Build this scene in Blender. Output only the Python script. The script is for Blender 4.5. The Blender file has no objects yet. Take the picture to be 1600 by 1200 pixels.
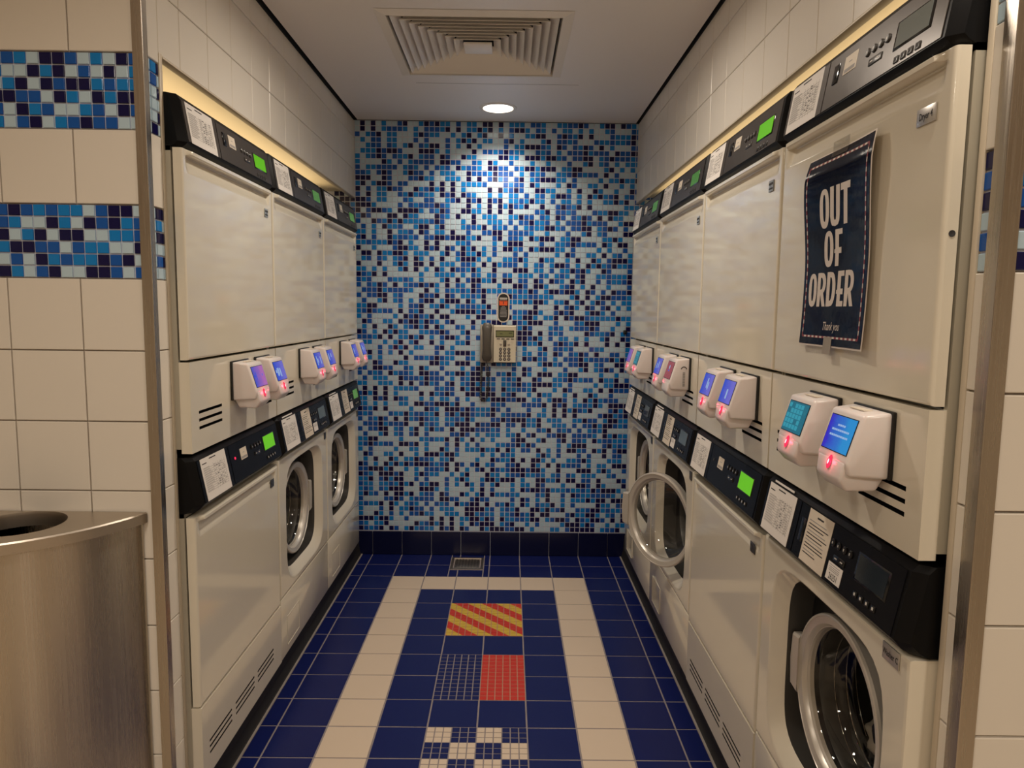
import bpy, bmesh, math, random
from mathutils import Matrix, Vector
rnd = random.Random(7)
S = bpy.context.scene
C = S.collection
PI = math.pi

# ------------------------------------------------------------------ camera, world, lights, exposure
cam_d = bpy.data.cameras.new('camera'); cam = bpy.data.objects.new('camera', cam_d); C.objects.link(cam)
cam_d.sensor_fit = 'HORIZONTAL'; cam_d.sensor_width = 36.0; cam_d.lens = 24.742; cam_d.clip_start = 0.02
_r = Vector((0.9999124574985244, -0.0046309153025126835, 0.01239483613133697))
_u = Vector((-0.01183944922454914, 0.10513261141997421, 0.9943877319527207))
_b = Vector((-0.005908026855140841, -0.9944474287962524, 0.10506858036159654))
mw = Matrix((_r, _u, _b)).transposed().to_4x4(); mw.translation = (0.0805907, -3.5009831, 1.2536982)
cam.matrix_world = mw
S.camera = cam
w = bpy.data.worlds.new('world'); S.world = w; w.use_nodes = True
w.node_tree.nodes['Background'].inputs[0].default_value = (0.02, 0.018, 0.015, 1)
S.view_settings.view_transform = 'Standard'; S.view_settings.look = 'None'
S.view_settings.exposure = -0.45; S.view_settings.gamma = 1.0; S.view_settings.use_curve_mapping = False
try:
    S.cycles.use_denoising = True
    S.cycles.max_bounces = 10; S.cycles.diffuse_bounces = 5; S.cycles.glossy_bounces = 5
    S.cycles.transparent_max_bounces = 12
    S.cycles.sample_clamp_indirect = 6.0
except Exception:
    pass
WARM = (1.0, 0.875, 0.73)
CEIL = 2.15
LIGHTS = [((0.023, -0.242), 5.6), ((0.03, -1.47), 11.0), ((-0.55, -2.75), 4.8), ((0.62, -2.75), 7.0),
          ((-0.9, -4.2), 18.0), ((0.9, -4.2), 18.0)]
def area(name, loc, power, size, rot=(0, 0, 0), shape='DISK', size_y=None, col=WARM, spread=PI):
    l = bpy.data.lights.new(name, 'AREA'); l.energy = power; l.shape = shape; l.size = size; l.color = col; l.spread = spread
    if size_y: l.size_y = size_y
    o = bpy.data.objects.new(name, l); C.objects.link(o); o.location = loc; o.rotation_euler = rot
    return o
for (lx, ly), p in LIGHTS:
    area('downlight_lamp', (lx, ly, CEIL - 0.006), p, 0.13, spread=math.radians(125 if ly > -1 else 165))
# warm fluorescent strips lying on top of the machines, shining on the soffit of each niche
area('niche_strip_lamp', (-0.86, -1.03, 1.73), 2.8, 0.22, (PI, 0, 0), 'RECTANGLE', 1.7, col=(1.0, 0.74, 0.42))
area('niche_strip_lamp', (0.87, -1.35, 1.73), 3.8, 0.22, (PI, 0, 0), 'RECTANGLE', 2.3, col=(1.0, 0.74, 0.42))

# ------------------------------------------------------------------ helpers
def tag(o, label=None, cat=None, group=None, kind=None):
    if label: o['label'] = label
    if cat: o['category'] = cat
    if group: o['group'] = group
    if kind: o['kind'] = kind
    return o

def empty(name, loc, rz=0.0):
    o = bpy.data.objects.new(name, None); C.objects.link(o)
    o.location = loc; o.rotation_euler = (0, 0, rz); o.empty_display_size = 0.1
    return o

class MB:
    """collects geometry with material slots; build() links one mesh object"""
    def __init__(s): s.v = []; s.f = []; s.m = []; s.mats = []
    def mi(s, mat):
        if mat not in s.mats: s.mats.append(mat)
        return s.mats.index(mat)
    def add(s, vs, fs, mat, M=None):
        b = len(s.v); k = s.mi(mat)
        for p in vs:
            s.v.append(tuple(M @ Vector(p)) if M is not None else tuple(p))
        for f in fs: s.f.append([b + i for i in f]); s.m.append(k)
        return s
    def box(s, x0, x1, y0, y1, z0, z1, mat, M=None, bev=0.0, seg=2):
        if bev <= 0:
            vs = [(x, y, z) for z in (z0, z1) for y in (y0, y1) for x in (x0, x1)]
            fs = [(0, 2, 3, 1), (4, 5, 7, 6), (0, 1, 5, 4), (2, 6, 7, 3), (0, 4, 6, 2), (1, 3, 7, 5)]
            return s.add(vs, fs, mat, M)
        bm = bmesh.new(); bmesh.ops.create_cube(bm, size=1.0)
        for v in bm.verts:
            v.co = Vector(((x0 + x1) / 2 + v.co.x * (x1 - x0), (y0 + y1) / 2 + v.co.y * (y1 - y0), (z0 + z1) / 2 + v.co.z * (z1 - z0)))
        bev = min(bev, 0.49 * min(x1 - x0, y1 - y0, z1 - z0))
        bmesh.ops.bevel(bm, geom=list(bm.edges), offset=bev, segments=seg, affect='EDGES', profile=0.5)
        return s.addbm(bm, mat, M)
    def addbm(s, bm, mat, M=None):
        bm.verts.index_update()
        vs = [v.co.copy() for v in bm.verts]; fs = [[v.index for v in f.verts] for f in bm.faces]
        bm.free(); return s.add(vs, fs, mat, M)
    def loft(s, loops, mat, M=None, cap0=False, cap1=False, closed=True):
        n = len(loops[0]); vs = [p for l in loops for p in l]; fs = []
        for i in range(len(loops) - 1):
            for j in range(n if closed else n - 1):
                k = (j + 1) % n
                fs.append((i * n + j, i * n + k, (i + 1) * n + k, (i + 1) * n + j))
        if cap0: fs.append(tuple(range(n))[::-1])
        if cap1: fs.append(tuple((len(loops) - 1) * n + j for j in range(n)))
        return s.add(vs, fs, mat, M)
    def lathe(s, prof, mat, n=40, M=None, cap0=False, cap1=False):
        """profile (r, h) about local Z"""
        loops = [[(r * math.cos(2 * PI * j / n), r * math.sin(2 * PI * j / n), h) for j in range(n)] for r, h in prof]
        return s.loft(loops, mat, M, cap0, cap1)
    def extrude(s, poly, x0, x1, mat, M=None, x0b=None):
        """polygon [(y,z)] extruded along x"""
        return s.loft([[(x0, y, z) for y, z in poly], [(x1, y, z) for y, z in poly]], mat, M, True, True)
    def tube(s, path, r, mat, n=8, M=None, caps=True):
        loops = []; P = [Vector(p) for p in path]; up = Vector((0.123, 0.31, 0.94)).normalized(); prev = None
        for i, p in enumerate(P):
            t = (P[min(i + 1, len(P) - 1)] - P[max(i - 1, 0)]).normalized()
            a = prev if prev is not None else up
            a = (a - t * a.dot(t)); a = a.normalized() if a.length > 1e-6 else t.orthogonal().normalized()
            b = t.cross(a); prev = a
            loops.append([tuple(p + r * (a * math.cos(2 * PI * j / n) + b * math.sin(2 * PI * j / n))) for j in range(n)])
        return s.loft(loops, mat, M, caps, caps)
    def build(s, name, parent=None, smooth=35, M=None):
        me = bpy.data.meshes.new(name); me.from_pydata(s.v, [], s.f)
        for m in s.mats: me.materials.append(m)
        me.polygons.foreach_set('material_index', s.m)
        bm = bmesh.new(); bm.from_mesh(me); bmesh.ops.recalc_face_normals(bm, faces=bm.faces); bm.to_mesh(me); bm.free()
        if smooth:
            me.polygons.foreach_set('use_smooth', [True] * len(me.polygons))
            me.set_sharp_from_angle(angle=math.radians(smooth))
        me.update()
        return link(name, me, parent, M)

def link(name, me, parent=None, M=None):
    o = bpy.data.objects.new(name, me); C.objects.link(o)
    if parent is not None: o.parent = parent
    if M is not None: o.matrix_local = M
    return o

def frame(X, Y, Z, O=(0, 0, 0)):
    m = Matrix((Vector(X), Vector(Y), Vector(Z))).transposed().to_4x4(); m.translation = O
    return m
F_BACK = lambda O=(0, 0, 0): frame((1, 0, 0), (0, 0, 1), (0, -1, 0), O)     # a wall that faces the camera
F_LEFT = lambda O=(0, 0, 0): frame((0, 1, 0), (0, 0, 1), (1, 0, 0), O)      # left side wall, faces +x
F_RIGHT = lambda O=(0, 0, 0): frame((0, -1, 0), (0, 0, 1), (-1, 0, 0), O)   # right side wall, faces -x

# ------------------------------------------------------------------ materials
def nodes(m): return m.node_tree.nodes, m.node_tree.links
def mat(name, col, rough=0.5, metal=0.0, spec=0.5, noise=0.0, nscale=30.0, bump=0.0, bscale=200.0, stretch=None, coat=0.0, rvar=0.0, sss=0.0):
    m = bpy.data.materials.new(name); m.use_nodes = True
    N, L = nodes(m); b = N['Principled BSDF']
    b.inputs['Base Color'].default_value = (*col, 1); b.inputs['Roughness'].default_value = rough
    b.inputs['Metallic'].default_value = metal; b.inputs['Specular IOR Level'].default_value = spec
    b.inputs['Coat Weight'].default_value = coat; b.inputs['Coat Roughness'].default_value = 0.06
    if sss:
        b.inputs['Subsurface Weight'].default_value = sss; b.inputs['Subsurface Radius'].default_value = (0.02, 0.012, 0.01); b.inputs['Subsurface Scale'].default_value = 0.5
    if noise or bump or rvar:
        tc = N.new('ShaderNodeTexCoord'); mp = N.new('ShaderNodeMapping'); L.new(tc.outputs['Object'], mp.inputs[0])
        if stretch: mp.inputs['Scale'].default_value = stretch
        nz = N.new('ShaderNodeTexNoise'); nz.inputs['Scale'].default_value = nscale; nz.inputs['Detail'].default_value = 4
        L.new(mp.outputs[0], nz.inputs['Vector'])
        if noise:
            mx = N.new('ShaderNodeMix'); mx.data_type = 'RGBA'
            mx.inputs[6].default_value = (*[c * (1 - noise) for c in col], 1); mx.inputs[7].default_value = (*[min(1, c * (1 + noise)) for c in col], 1)
            L.new(nz.outputs[0], mx.inputs[0]); L.new(mx.outputs[2], b.inputs['Base Color'])
        if rvar:
            mr = N.new('ShaderNodeMapRange'); mr.inputs[3].default_value = max(0.02, rough - rvar); mr.inputs[4].default_value = rough + rvar
            L.new(nz.outputs[0], mr.inputs[0]); L.new(mr.outputs[0], b.inputs['Roughness'])
        if bump:
            n2 = N.new('ShaderNodeTexNoise'); n2.inputs['Scale'].default_value = bscale; n2.inputs['Detail'].default_value = 3
            L.new(mp.outputs[0], n2.inputs['Vector'])
            bp = N.new('ShaderNodeBump'); bp.inputs['Strength'].default_value = bump; bp.inputs['Distance'].default_value = 0.002
            L.new(n2.outputs[0], bp.inputs['Height']); L.new(bp.outputs[0], b.inputs['Normal'])
    return m
def emit(name, c0, c1, strength, axis=2, mid=None):
    """a lit display: vertical two-tone glow of the panel itself"""
    m = bpy.data.materials.new(name); m.use_nodes = True; N, L = nodes(m)
    for n in list(N):
        if n.type != 'OUTPUT_MATERIAL': N.remove(n)
    out = [n for n in N if n.type == 'OUTPUT_MATERIAL'][0]
    tc = N.new('ShaderNodeTexCoord'); sp = N.new('ShaderNodeSeparateXYZ'); L.new(tc.outputs['Generated'], sp.inputs[0])
    nz = N.new('ShaderNodeTexNoise'); nz.inputs['Scale'].default_value = 2.5; L.new(tc.outputs['Generated'], nz.inputs['Vector'])
    ad = N.new('ShaderNodeMath'); ad.operation = 'MULTIPLY_ADD'; ad.inputs[1].default_value = 0.5; L.new(nz.outputs[0], ad.inputs[0]); L.new(sp.outputs[axis], ad.inputs[2])
    rp = N.new('ShaderNodeValToRGB'); rp.color_ramp.elements[0].color = (*c0, 1); rp.color_ramp.elements[1].color = (*c1, 1)
    rp.color_ramp.elements[0].position = 0.3; rp.color_ramp.elements[1].position = 1.1 if False else 1.0
    L.new(ad.outputs[0], rp.inputs[0])
    e = N.new('ShaderNodeEmission'); e.inputs[1].default_value = strength; L.new(rp.outputs[0], e.inputs[0])
    gl = N.new('ShaderNodeBsdfGlossy'); gl.inputs['Roughness'].default_value = 0.15
    fr = N.new('ShaderNodeFresnel'); mx = N.new('ShaderNodeMixShader'); L.new(fr.outputs[0], mx.inputs[0]); L.new(e.outputs[0], mx.inputs[1]); L.new(gl.outputs[0], mx.inputs[2])
    L.new(mx.outputs[0], out.inputs[0]); return m
def glass(name, tint=(0.8, 0.8, 0.78), ior=1.5):
    m = bpy.data.materials.new(name); m.use_nodes = True; N, L = nodes(m)
    for n in list(N):
        if n.type != 'OUTPUT_MATERIAL': N.remove(n)
    out = [n for n in N if n.type == 'OUTPUT_MATERIAL'][0]
    t = N.new('ShaderNodeBsdfTransparent'); t.inputs[0].default_value = (*tint, 1)
    g = N.new('ShaderNodeBsdfGlossy'); g.inputs['Roughness'].default_value = 0.03
    lw = N.new('ShaderNodeLayerWeight'); lw.inputs[0].default_value = 0.5
    pw_ = N.new('ShaderNodeMath'); pw_.operation = 'POWER'; pw_.inputs[1].default_value = 4.0; L.new(lw.outputs['Facing'], pw_.inputs[0])
    fr = N.new('ShaderNodeMath'); fr.operation = 'MULTIPLY_ADD'; fr.inputs[1].default_value = 0.7; fr.inputs[2].default_value = 0.05; L.new(pw_.outputs[0], fr.inputs[0])
    mx = N.new('ShaderNodeMixShader'); L.new(fr.outputs[0], mx.inputs[0]); L.new(t.outputs[0], mx.inputs[1]); L.new(g.outputs[0], mx.inputs[2]); L.new(mx.outputs[0], out.inputs[0])
    return m

WHITE_TILE = mat('white_wall_tile', (0.80, 0.75, 0.67), 0.28, noise=0.03, nscale=3, bump=0.03, bscale=25)
GROUT_WALL = mat('grey_grout', (0.36, 0.31, 0.27), 0.9, noise=0.15, nscale=40)
GROUT_MOSAIC = mat('pale_grout', (0.66, 0.68, 0.78), 0.85, noise=0.08)
GROUT_FLOOR = mat('floor_grout', (0.27, 0.235, 0.24), 0.9, noise=0.2, nscale=25)
MO = {'P': mat('pale_aqua_glaze', (0.50, 0.66, 0.77), 0.13, spec=0.25, noise=0.05, nscale=2),
      'B': mat('bright_blue_glaze', (0.010, 0.22, 0.62), 0.13, spec=0.25, noise=0.08, nscale=3),
      'M': mat('mid_blue_glaze', (0.012, 0.10, 0.42), 0.13, spec=0.25, noise=0.10, nscale=3),
      'D': mat('dark_navy_glaze', (0.008, 0.007, 0.065), 0.13, spec=0.25, noise=0.2, nscale=3)}
NAVY_TILE = mat('navy_floor_tile', (0.007, 0.013, 0.098), 0.30, spec=0.28, noise=0.15, nscale=4, bump=0.05, bscale=60)
NAVY_SKIRT = mat('navy_skirting_tile', (0.006, 0.008, 0.042), 0.2, spec=0.3, noise=0.1, nscale=4)
CREAM_TILE = mat('cream_floor_tile', (0.66, 0.54, 0.42), 0.35, noise=0.04, nscale=5, bump=0.04, bscale=60)
RED_TILE = mat('red_mosaic_glaze', (0.55, 0.035, 0.018), 0.3)
YELLOW_TILE = mat('yellow_mosaic_glaze', (0.62, 0.42, 0.05), 0.3)
BEIGE = mat('beige_floor_tile', (0.58, 0.48, 0.36), 0.3, noise=0.08, nscale=3)
CEIL_M = mat('white_ceiling_panel', (0.86, 0.81, 0.76), 0.38, bump=0.02, bscale=8)
GAP_SHADE = mat('painted_gap_shade', (0.012, 0.012, 0.012), 0.9)  # near-black colour stands for the shade above the ceiling
PAINT = mat('cream_painted_wall', (0.70, 0.63, 0.52), 0.7, noise=0.03)
NICHE = mat('cream_niche_panel', (0.72, 0.64, 0.47), 0.5)
STEEL = mat('brushed_stainless', (0.50, 0.45, 0.39), 0.26, metal=1.0, noise=0.10, nscale=6, stretch=(60, 60, 1.2), bump=0.04, bscale=12, rvar=0.08)
STEEL_BIN = mat('brushed_bin_steel', (0.54, 0.48, 0.40), 0.27, metal=1.0, noise=0.06, nscale=5, stretch=(40, 40, 0.6), rvar=0.06)
_N, _L = nodes(STEEL_BIN); _t = _N.new('ShaderNodeTangent'); _t.direction_type = 'RADIAL'; _t.axis = 'Z'
_N['Principled BSDF'].inputs['Anisotropic'].default_value = 0.9; _N['Principled BSDF'].inputs['Anisotropic Rotation'].default_value = 0.25; _L.new(_t.outputs[0], _N['Principled BSDF'].inputs['Tangent'])
STEEL_LID = mat('satin_stainless_lid', (0.56, 0.50, 0.43), 0.36, metal=1.0, noise=0.04, nscale=14)
ALU = mat('painted_trim', (0.62, 0.54, 0.42), 0.45)
ENAMEL = mat('cream_enamel', (0.74, 0.685, 0.565), 0.10, coat=0.25)
ENAMEL_GREY = mat('grey_enamel_edge', (0.46, 0.43, 0.35), 0.3)
CONSOLE = mat('black_console_plastic', (0.006, 0.006, 0.0065), 0.38, spec=0.12, noise=0.1, nscale=12, rvar=0.04)
PANEL_U = mat('panel_foil_painted_sheen', (0.075, 0.062, 0.053), 0.30, metal=0.35, noise=0.15, nscale=14, rvar=0.06)  # grey puts the room's reflection into the upper panels' colour
PANEL_L = mat('black_panel_foil', (0.006, 0.006, 0.008), 0.26, spec=0.12, rvar=0.04)
BLACK = mat('black_plastic', (0.008, 0.008, 0.008), 0.4, noise=0.1)
GREY_IN = mat('recess_plastic_painted_lit', (0.045, 0.042, 0.038), 0.3)  # grey paints the light caught by the recess side walls
CHROME = mat('polished_glint_ring', (0.45, 0.42, 0.38), 0.12, metal=1.0)
BLACK_GLOSS = mat('black_gloss_plastic', (0.006, 0.006, 0.007), 0.12)
RUBBER = mat('black_rubber', (0.018, 0.017, 0.016), 0.55, noise=0.3, nscale=20)
SEALANT = mat('grey_sealant', (0.33, 0.29, 0.26), 0.8, noise=0.3, nscale=20)
PAPER = mat('white_paper', (0.80, 0.76, 0.72), 0.7)
CARD = mat('cream_label', (0.72, 0.64, 0.53), 0.6)
INK = mat('grey_print', (0.34, 0.32, 0.31), 0.7)
INK_DK = mat('dark_print', (0.03, 0.028, 0.03), 0.7)
GREY_BTN = mat('grey_button', (0.045, 0.042, 0.039), 0.3)
LIGHT_MARK = mat('pale_symbol_print', (0.55, 0.52, 0.48), 0.5)
BADGE_S = mat('silver_badge', (0.50, 0.47, 0.44), 0.3, metal=0.6)
BADGE_B = mat('grey_blue_badge', (0.30, 0.34, 0.38), 0.3)
BADGE_D = mat('dark_badge', (0.05, 0.05, 0.055), 0.35)
TERMINAL = mat('translucent_white_plastic', (0.78, 0.71, 0.69), 0.24, sss=0.25)
RING = mat('satin_silver_ring', (0.60, 0.56, 0.50), 0.32, metal=0.35, noise=0.03, nscale=3)
DRUM = mat('drum_steel', (0.13, 0.12, 0.11), 0.3, metal=1.0, noise=0.3, nscale=30)
GASKET = mat('grey_rubber_gasket', (0.05, 0.048, 0.045), 0.4)
GLASS = glass('porthole_glass', (0.80, 0.79, 0.76))
SCR_OFF = mat('unlit_display', (0.13, 0.15, 0.14), 0.12, coat=0.4)
SCR_DARK = mat('dark_display', (0.015, 0.022, 0.03), 0.10, coat=0.5)
SCR_DIM = mat('dim_display', (0.10, 0.14, 0.17), 0.15)
SCR_GREEN = emit('green_lit_display', (0.12, 0.62, 0.008), (0.24, 0.90, 0.02), 0.85)
SCR_GREEN2 = emit('soft_green_display', (0.08, 0.40, 0.06), (0.20, 0.55, 0.12), 0.65)
SCR = {'blue': emit('blue_screen', (0.03, 0.10, 0.85), (0.22, 0.20, 0.85), 1.0, 0),
       'violet': emit('violet_screen', (0.10, 0.12, 0.78), (0.62, 0.20, 0.66), 0.95, 0),
       'teal': emit('teal_screen', (0.01, 0.16, 0.26), (0.03, 0.24, 0.32), 0.95),
       'deep': emit('deep_blue_screen', (0.05, 0.03, 0.72), (0.03, 0.36, 0.85), 1.0, 0),
       'red': emit('red_screen', (0.75, 0.05, 0.07), (0.55, 0.16, 0.18), 0.8)}
SCR_TXT = emit('pale_screen_text', (0.45, 0.65, 1.0), (0.45, 0.65, 1.0), 1.0)
SCR_TEAL_TXT = emit('teal_screen_cells', (0.02, 0.35, 0.52), (0.05, 0.42, 0.55), 1.0)
LED = emit('red_status_glow', (1.0, 0.03, 0.10), (1.0, 0.03, 0.10), 1.6)
LED_HOT = emit('led_core', (1.0, 0.75, 0.78), (1.0, 0.75, 0.78), 2.2)
POSTER = mat('navy_laminated_print', (0.003, 0.003, 0.010), 0.08, spec=0.2, noise=0.3, nscale=6, bump=0.22, bscale=22)
POSTER_W = mat('white_print', (0.70, 0.62, 0.55), 0.3)
POSTER_R = mat('red_print', (0.22, 0.02, 0.025), 0.3)
CLEAR = glass('clear_laminate', (0.95, 0.94, 0.92), 1.45)
TAPE = mat('grey_tape', (0.30, 0.27, 0.23), 0.6, noise=0.15, nscale=40)
PHONE = mat('ivory_phone_plastic', (0.88, 0.81, 0.64), 0.35)
PHONE_G = mat('grey_phone_plastic', (0.42, 0.37, 0.30), 0.4)
HANDSET = mat('charcoal_handset', (0.09, 0.08, 0.068), 0.32)
LCD = mat('olive_lcd', (0.24, 0.26, 0.12), 0.2)
ORANGE = mat('orange_print', (0.80, 0.10, 0.02), 0.4)
LAMP_DISC = bpy.data.materials.new('lamp_diffuser'); LAMP_DISC.use_nodes = True
LAMP_DISC.node_tree.nodes['Principled BSDF'].inputs['Emission Color'].default_value = (1.0, 0.88, 0.72, 1)
LAMP_DISC.node_tree.nodes['Principled BSDF'].inputs['Emission Strength'].default_value = 6.0
VENT_M = mat('white_diffuser_metal', (0.84, 0.79, 0.72), 0.4)
BAG = mat('black_bin_liner', (0.01, 0.01, 0.01), 0.18, bump=0.6, bscale=18)
CLOTH_N = mat('navy_cloth', (0.02, 0.025, 0.06), 0.8, noise=0.5, nscale=60)
CLOTH_W = mat('pale_cloth', (0.60, 0.55, 0.48), 0.8, noise=0.2, nscale=15)
CLOTH_O = mat('orange_cloth', (0.60, 0.20, 0.04), 0.8, noise=0.4, nscale=25)
CLOTH_R = mat('dark_red_cloth', (0.25, 0.035, 0.03), 0.8, noise=0.4, nscale=25)

# ------------------------------------------------------------------ tiles
_cache = {}
def tile_mesh(wd, ht, m, th=0.006, ch=0.0012):
    k = (round(wd, 4), round(ht, 4), m.name, th, ch)
    if k not in _cache:
        vs = [(0, 0, 0), (wd, 0, 0), (wd, ht, 0), (0, ht, 0), (0, 0, th - ch), (wd, 0, th - ch), (wd, ht, th - ch), (0, ht, th - ch),
              (ch, ch, th), (wd - ch, ch, th), (wd - ch, ht - ch, th), (ch, ht - ch, th)]
        fs = [(0, 1, 5, 4), (1, 2, 6, 5), (2, 3, 7, 6), (3, 0, 4, 7), (4, 5, 9, 8), (5, 6, 10, 9), (6, 7, 11, 10), (7, 4, 8, 11), (8, 9, 10, 11)]
        me = bpy.data.meshes.new('tile'); me.from_pydata(vs, [], fs); me.materials.append(m); me.update()
        _cache[k] = me
    return _cache[k]
def tile(name, F, a0, a1, b0, b1, m, parent, g=0.003, th=0.006, ch=0.0012):
    """one tile covering [a0,a1]x[b0,b1] of the plane F (joint of width g around it)"""
    if a1 - a0 <= g + 2.1 * ch or b1 - b0 <= g + 2.1 * ch: return None
    me = tile_mesh(a1 - a0 - g, b1 - b0 - g, m, th, ch)
    return link(name, me, parent, F @ Matrix.Translation((a0 + g / 2, b0 + g / 2, 0)))
def structure(name, mb, smooth=0): return tag(mb.build(name, None, smooth), kind='structure')

T = 0.15
MOD = 0.1525
Z0 = 1.3085
ZROW = [Z0 + k * MOD for k in range(-9, 7)]

# ---- floor
fl = MB(); fl.box(-2.4, 2.4, -6.2, 0.05, -0.06, -0.0010, GROUT_FLOOR)
fl.box(-2.4, 2.4, -6.2, -2.85, -0.0010, 0.0, BEIGE)
floor = structure('floor', fl)
F0 = Matrix.Identity(4)
drain = (-0.192, -0.028, -0.213, -0.040)     # x0,x1,y0,y1
xs = [-0.666] + [(c - 4) * T for c in range(9)] + [0.682]
flags = {(3, 4), (4, 4), (3, 5), (4, 5), (3, 7), (4, 7), (3, 8), (4, 8), (3, 10), (4, 10), (3, 11), (4, 11)}
def rect_minus(a0, a1, b0, b1, h):
    hx0, hx1, hy0, hy1 = h
    if a1 <= hx0 or a0 >= hx1 or b1 <= hy0 or b0 >= hy1: return [(a0, a1, b0, b1)]
    out = []
    if a0 < hx0: out.append((a0, hx0, b0, b1))
    if a1 > hx1: out.append((hx1, a1, b0, b1))
    m0, m1 = max(a0, hx0), min(a1, hx1)
    if b0 < hy0: out.append((m0, m1, b0, hy0))
    if b1 > hy1: out.append((m0, m1, hy1, b1))
    return out
for r in range(19):
    for i in range(len(xs) - 1):
        c = i - 1                       # column index of the left line
        if (c, r) in flags: continue
        white = (r == 2 and 1 <= c <= 6) or (r > 2 and c in (1, 6))
        for (a0, a1, b0, b1) in rect_minus(xs[i], xs[i + 1], -(r + 1) * T, -r * T, drain):
            tile('floor_tile', Matrix.Translation((0, 0, -0.0010)), a0, a1, b0, b1, CREAM_TILE if white else NAVY_TILE, floor, g=0.0052, th=0.0013, ch=0.0004)
for r in range(13, 19):                    # floor in front of the two end walls
    for sx in (-1, 1):
        for k in range(6):
            x0 = (0.682 + k * T) if sx > 0 else (-0.666 - (k + 1) * T)
            tile('floor_tile', Matrix.Translation((0, 0, -0.0010)), x0, x0 + T, -(r + 1) * T, -r * T, BEIGE, floor, g=0.0052, th=0.0013, ch=0.0004)

def clip_half(poly, a, b, c):               # keep a*x+b*y>=c
    out = []
    for i in range(len(poly)):
        p, q = poly[i], poly[(i + 1) % len(poly)]
        dp, dq = a * p[0] + b * p[1] - c, a * q[0] + b * q[1] - c
        if dp >= 0: out.append(p)
        if dp * dq < 0:
            t = dp / (dp - dq); out.append((p[0] + t * (q[0] - p[0]), p[1] + t * (q[1] - p[1])))
    return out
def flag_base(name, r, label, grout):
    b = MB(); b.box(-T, T, -(r + 2) * T, -r * T, -0.0016, -0.0007, grout)
    o = b.build(name, floor, 0); o['label'] = label; return o
GROUT_RED = mat('red_stained_grout', (0.46, 0.24, 0.17), 0.9)
FP = 0.3 / 12
fy = flag_base('signal_flag_mosaic', 4, 'red and yellow diagonally striped flag panel', GROUT_RED)
for i in range(12):
    for j in range(12):
        x0, x1 = i * FP + 0.0014, (i + 1) * FP - 0.0014; y0, y1 = j * FP + 0.0014, (j + 1) * FP - 0.0014
        mb = MB(); z = 0.0004
        for k in range(-6, 6):
            lo, hi = (0.025 + 0.2 * k) * 0.3, (0.025 + 0.2 * (k + 1)) * 0.3
            pl = clip_half([(x0, y0), (x1, y0), (x1, y1), (x0, y1)], 1, -1, lo)
            if len(pl) > 2: pl = clip_half(pl, -1, 1, -hi)
            if len(pl) < 3: continue
            n = len(pl)
            vs = [(-T + p[0], -4 * T - p[1], z) for p in pl] + [(-T + p[0], -4 * T - p[1], -0.0008) for p in pl]
            mb.add(vs, [tuple(range(n))] + [(a, (a + 1) % n, n + (a + 1) % n, n + a) for a in range(n)], RED_TILE if k % 2 == 0 else YELLOW_TILE)
        mb.build('mosaic_tile', fy, 0)
fe = flag_base('signal_flag_mosaic', 7, 'flag panel half navy and half red', GROUT_FLOOR)
gr = MB(); gr.box(0.0, T, -9 * T, -7 * T, -0.0012, -0.0006, GROUT_RED); gr.build('red_grout', fe, 0)
fn = flag_base('signal_flag_mosaic', 10, 'navy and white chequered flag panel', GROUT_FLOOR)
for i in range(12):
    for j in range(12):
        tile('mosaic_tile', Matrix.Translation((-T, -7 * T, -0.0007)), i * FP, (i + 1) * FP, -(j + 1) * FP, -j * FP, NAVY_TILE if i < 6 else RED_TILE, fe, g=0.0036 if i < 6 else 0.0032, th=0.0012, ch=0.0004)
        tile('mosaic_tile', Matrix.Translation((-T, -10 * T, -0.0007)), i * FP, (i + 1) * FP, -(j + 1) * FP, -j * FP, CREAM_TILE if (i // 3 + j // 3) % 2 == 0 else NAVY_TILE, fn, g=0.0034, th=0.0012, ch=0.0004)

# ---- back wall: blue mosaic
bw = MB(); bw.box(-1.45, 1.45, 0.0, 0.08, -0.06, 2.3, GROUT_MOSAIC)
wall_back = structure('wall_back', bw)
def small_tile(mb, F, a0, a1, b0, b1, m, g=0.0034, th=0.0022, ch=0.0007):
    a0 += g / 2; a1 -= g / 2; b0 += g / 2; b1 -= g / 2
    vs = [(a0, b0, 0), (a1, b0, 0), (a1, b1, 0), (a0, b1, 0), (a0 + ch, b0 + ch, th), (a1 - ch, b0 + ch, th), (a1 - ch, b1 - ch, th), (a0 + ch, b1 - ch, th)]
    mb.add(vs, [(0, 1, 5, 4), (1, 2, 6, 5), (2, 3, 7, 6), (3, 0, 4, 7), (4, 5, 6, 7)], m, F)
MP = 0.02565
# two kinds of factory sheet, laid at random turns
def sheet(): return [[rnd.choices('PBMD', (30, 24, 23, 23))[0] for _ in range(13)] for _ in range(13)]
sheets = [sheet() for _ in range(5)]
mm = MB()
FB = F_BACK((0, 0, 0))
ncol, nrow = 62, 80
x_start = -0.672 - 4 * MP
for bi in range(0, ncol, 13):
    for bj in range(0, nrow, 13):
        sh = rnd.choice(sheets); rot = rnd.randrange(4)
        for i in range(13):
            for j in range(13):
                if bi + i >= ncol or bj + j >= nrow: continue
                k = sh[i][j] if rot == 0 else sh[12 - i][12 - j] if rot == 1 else sh[j][12 - i] if rot == 2 else sh[12 - j][i]
                a = x_start + (bi + i) * MP; b = 0.1245 + (bj + j) * MP
                small_tile(mm, FB, a, a + MP, b, b + MP, MO[k])
mos = mm.build('mosaic_tile_field', wall_back, 0); mos['kind'] = 'stuff'
# dark skirting tiles
for c in range(-2, 11):
    tile('skirting_tile', F_BACK((0, 0, 0)), (c - 4) * T, (c - 3) * T, 0.0, 0.123, NAVY_SKIRT, wall_back, g=0.003, th=0.010, ch=0.0015)

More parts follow.
